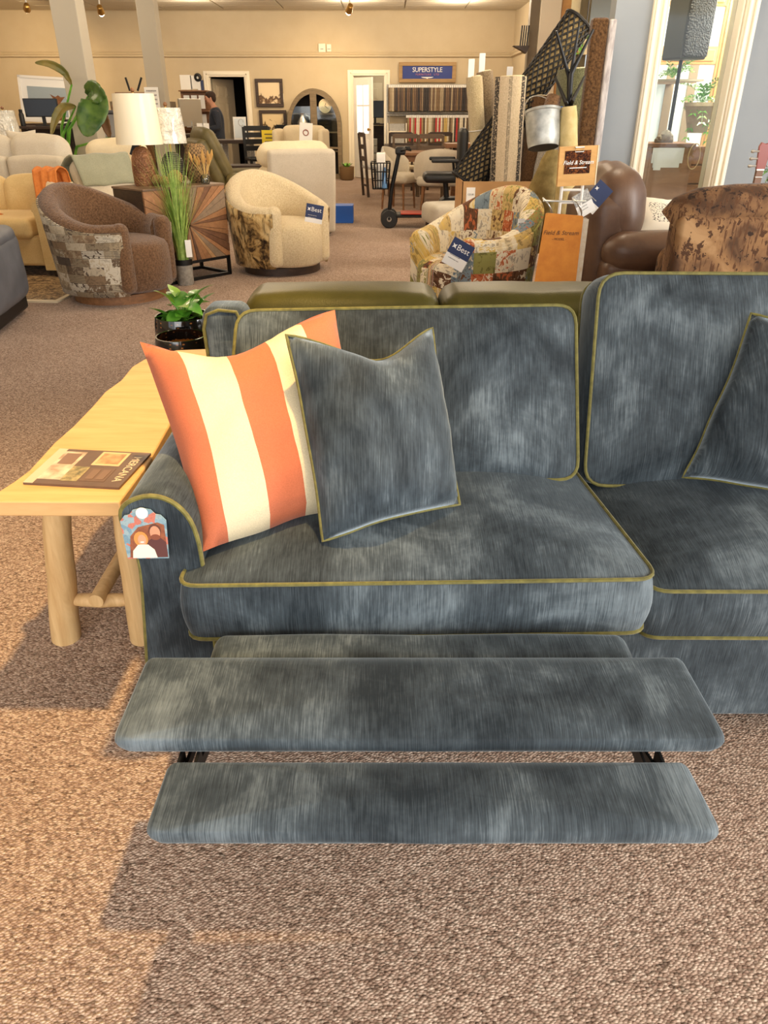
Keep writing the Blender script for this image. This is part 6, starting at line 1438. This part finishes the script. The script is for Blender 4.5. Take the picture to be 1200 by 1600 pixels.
for z in (.12, .4, .68, .93): MB().bb(sh0.x, sh1.x, 17.85, 18.15, z, z+.02).build('shelf_board', M['trim'], t, world=True, smooth=False); MB().bb(sh0.x+.03, sh1.x-.04, 17.88, 18.1, z+.02, z+.16).build('sample_pile', M['greyprint'], t, world=True, smooth=False)
for x in (sh0.x, sh1.x): MB().bb(x-.012, x+.012, 17.85, 18.15, 0, 1.1).build('side_board', M['trim'], t, world=True, smooth=False)
# office behind door 2
q = at(586, 193, 19.9); desk('small dark desk in the room behind the open white door', (q.x+.1, 20.0, 0), .75, .5, q.z, M['darkwood'])
monitor('black monitor in the room behind the open white door', (q.x, 19.95, q.z), .42, .36, R(-4), M['blackplastic'], M['screen'])
t = thing('drawer_tower', 'pale plastic drawer tower behind the open white door', 'drawers', (at(579,250,19.4).x, 19.4, 0))
for k in range(5): d_ = MB().bb(-.16,.16,-.2,.2,.02+.15*k,.155+.15*k).build('drawer', mat('plastic_drawer', (206,204,190), rough=.4), t, bevel=.008, smooth=False); MB().bb(-.05,.05,-.215,-.2,.10+.15*k,.12+.15*k).build('handle', M['greyprint'], d_, smooth=False)
# ---------------------------------------------------------------- dining groups
tb3 = at(640, 236, 13.6)
dt = thing('dining_table', 'brown wooden dining table among the cream chairs', 'table', (.50, 13.2, 0))
MB().bb(-.45,.75,-.45,.45,.72,.76).build('table_top', M['midwood'], dt, bevel=.006, smooth=False)
for x in (-.39,.69):
    for y in (-.39,.39): MB().bb(x-.035,x+.035,y-.035,y+.035,0,.72).build('leg', M['midwood'], dt, smooth=False)
MB().bb(-.4,.7,.36,.38,.63,.72).build('apron', M['midwood'], dt, smooth=False); MB().bb(-.4,.7,-.38,-.36,.63,.72).build('apron', M['midwood'], dt, smooth=False)
dt2 = thing('dining_table', 'dark dining table far back below the swatch rack', 'table', (.75, 16.2, 0))
MB().bb(-.75,.75,-.45,.45,.71,.75).build('table_top', M['darkwood'], dt2, bevel=.006, smooth=False)
for x in (-.68,.68):
    for y in (-.39,.39): MB().bb(x-.035,x+.035,y-.035,y+.035,0,.71).build('leg', M['darkwood'], dt2, smooth=False)
gw = wood('umber_wood', (84,66,48), (112,90,66), (3,24,24))
for u, y, rz, lb in [(628, 15.4, 175, 'dark slat-back dining chair at the left of the far table'), (684, 15.5, 185, 'dark slat-back dining chair at the right of the far table'), (634, 14.3, 178, 'umber slat-back dining chair nearest the far table front'), (676, 14.2, 170, 'umber slat-back dining chair behind the cream tub chair')]:
    q = at(u, 230, y); slat_chair(lb, (q.x, y, 0), R(rz), M['darkwood'] if y > 15 else gw, .98, .46, M['cream'], 'dining_chair', 'slat-back dining chairs', .46, 3)
q = at(590, 240, 14.0); slat_chair('slim dark slat-back chair right of the open white door', (q.x-.03, 14.2, 0), R(105), M['darkwood'], 1.0, .47, M['greyprint'], 'dining_chair', None, .42, 3)
def cream_chair(label, loc, rz, s=1.0, m_=None):
    t = thing('dining_chair', label, 'chair', loc, rz); m_ = m_ or M['ivory']
    n = 18; rings = []
    for i in range(n+1):
        th = R(-100)+R(200)*i/n; d = Vector((math.sin(th), math.cos(th), 0)); h = .86-.20*(abs(th)/R(100))**2; loop = []
        for a in [2*math.pi*k/10 for k in range(10)]: loop.append(d*(.27*s+.035*math.cos(a)) + Vector((0, 0, (.46+h)/2 + math.sin(a)*(h-.42)/2)))
        rings.append(loop)
    MB().loft(rings).build('backrest', m_, t, angle=70); MB().rbox((0,-.03,.44), (.50*s,.50*s,.13), .05, .015).build('seat', m_, t, weld=True, angle=60)
    for x in (-.2*s,.2*s):
        for y in (-.22*s,.2*s): MB().tube([(x*.9,y*.9,.40), (x,y,0)], [.022,.014], 8).build('leg', M['midwood'], t)
    return t
q = at(688, 280, 11.9); cream_chair('wide cream tub dining chair behind the scooter seat', (q.x, 11.9, 0), R(175), 1.35)
q = at(622, 285, 12.3); cream_chair('narrow cream dining chair behind the scooter basket', (q.x, 12.3, 0), R(60), .9)
q = at(738, 260, 12.2); cream_chair('cream dining chair partly hidden by the rug rolls', (q.x+.05, 13.0, 0), R(-80), 1.1)
q = at(712, 320, 9.2); oc = thing('grey_chair', 'low pale grey slipper chair left of the cardboard box', 'chair', (q.x, 9.3, 0), R(-75))
GW = weave('dove_weave', (176,168,152), (198,190,174), 160)
MB().rbox((0,-.06,.28), (.52,.56,.22), .06, .015).build('seat', GW, oc, weld=True, angle=60); MB().rbox((0,.24,.42), (.54,.12,.56), .045, .01).build('backrest', GW, oc, weld=True, angle=60)
for x in (-.2,.2):
    for y in (-.27,.2): MB().lathe([(.016,0),(.024,.18)], 8, (x,y,0)).build('leg', M['darkwood'], oc)
tr_ = at(718, 224, 10.9); t = thing('side_tray', 'brown tray table corner beside the rug rolls', 'table', (tr_.x+.05, 11.0, 0))
MB().bb(-.24,.3,-.2,.2,tr_.z-.05,tr_.z).build('table_top', M['midwood'], t, bevel=.005, smooth=False); MB().tube([(.03,0,.02),(.03,0,tr_.z-.05)], .03, 10).build('post', M['darkwood'], t); MB().lathe([(.2,0),(.2,.02),(.05,.04)], 20, (.03,0,0)).build('base', M['darkwood'], t)
# ---------------------------------------------------------------- mobility scooter
s0 = onz(608, 357); sct = thing('mobility_scooter', 'black mobility scooter with a wire basket and red deck', 'scooter', (s0.x+.45, s0.y+.15, 0), R(0))
def wheel(x, y, r, w_): 
    o = MB().lathe([(r*.55,-w_/2), (r*.9,-w_/2), (r,-w_*.3), (r,w_*.3), (r*.9,w_/2), (r*.55,w_/2)], 24, M=TR((x,y,r), rx=R(90))).build('wheel', M['blackplastic'], sct); MB().lathe([(r*.56,-w_*.3), (r*.2,-w_*.55), (.01,-w_*.55)], 16, M=TR((x,y,r), rx=R(90))).build('hub', M['metal'], o); MB().lathe([(r*.56,w_*.3), (r*.2,w_*.55), (.01,w_*.55)], 16, M=TR((x,y,r), rx=R(90))).build('hub', M['metal'], o)
wheel(-.45,-.12,.11,.07); wheel(-.45,.16,.11,.07); wheel(.42,-.24,.12,.08); wheel(.42,.24,.12,.08)
MB().bb(-.36,.5,-.17,.17,.13,.17).build('deck', M['blackplastic'], sct, bevel=.02); MB().bb(-.30,.16,-.175,.175,.17,.183).build('red_trim', mat('red_plastic', (170,44,24), rough=.4), sct, bevel=.004)
MB().rbox((.38,0,.26), (.34,.36,.2), .06, .01).build('motor_housing', M['blackplastic'], sct, weld=True)
MB().tube([(-.45,0,.16), (-.42,0,.45), (-.33,0,.86)], .026, 10).build('tiller', M['black'], sct); MB().tube([(-.45,-.16,.12), (-.45,.2,.12)], .02, 8).build('front_axle', M['black'], sct)
MB().rbox((-.31,0,.90), (.13,.22,.09), .03).build('control_head', M['blackplastic'], sct, weld=True)
for s in (-1, 1): MB().tube([(-.31,s*.08,.90), (-.24,s*.26,.93), (-.18,s*.27,.92)], .014, 8).build('handlebar', M['black'], sct)
bkt = MB()
bc_ = (-.56, 0, .62)
for z, k in ((-.15,.8), (-.05,.87), (.05,.94), (.15,1.0)): bkt.tube([(bc_[0]-.12*k,-.17*k,bc_[2]+z), (bc_[0]+.12*k,-.17*k,bc_[2]+z), (bc_[0]+.12*k,.17*k,bc_[2]+z), (bc_[0]-.12*k,.17*k,bc_[2]+z)], .007, 5, closed=True)
for x in [-.12+.04*i for i in range(7)]:
    for y in (-.17,.17): bkt.bar((bc_[0]+x*.8,y*.8,bc_[2]-.15), (bc_[0]+x,y,bc_[2]+.15), .012)
for y in [-.17+.0425*i for i in range(9)]:
    for x in (-.12,.12): bkt.bar((bc_[0]+x*.8,y*.8,bc_[2]-.15), (bc_[0]+x,y,bc_[2]+.15), .012)
bkt.bb(bc_[0]-.1,bc_[0]+.1,-.14,.14,bc_[2]-.155,bc_[2]-.145); bkt.build('basket', M['black'], sct, smooth=False)
MB().rbox((.22,0,.60), (.46,.44,.11), .045, .012).build('seat', M['blackplastic'], sct, weld=True, angle=60); MB().rbox((.47,0,.90), (.10,.40,.50), .045, .012, M=TR((.0,0,0), ry=R(0))).build('backrest', M['blackplastic'], sct, weld=True, angle=60)
MB().tube([(.3,0,.3), (.27,0,.56)], .035, 10).build('seat_post', M['black'], sct)
for s in (-1, 1): a_ = MB().rbox((.24,s*.26,.80), (.34,.06,.045), .02).build('arm_rest', M['blackplastic'], sct, weld=True); MB().tube([(.40,s*.25,.62), (.38,s*.25,.79)], .016, 8).build('arm_post', M['black'], a_)
t = thing('paper_bag', 'white paper bag standing in the scooter basket', 'bag', (s0.x+.45-.56, s0.y+.15, .48))
MB().bb(-.05,.06,-.1,.09,0,.40).build('bag_body', M['paper'], t, bevel=.01, smooth=False); MB().tube([(.02,-.05,.40), (.02,-.05,.46), (.02,.04,.46), (.02,.04,.40)], .005, 5).build('handle', M['greyprint'], t)
o = tag(MB().lathe([(.032,0),(.035,.01),(.035,.17),(.015,.21),(.015,.24)], 14).build('bottle', mat('blue_bottle', (96,140,190), rough=.2, coat=.4)), 'pale blue bottle in the scooter basket', 'bottle'); o.location = (s0.x-.06, s0.y+.03, .48)
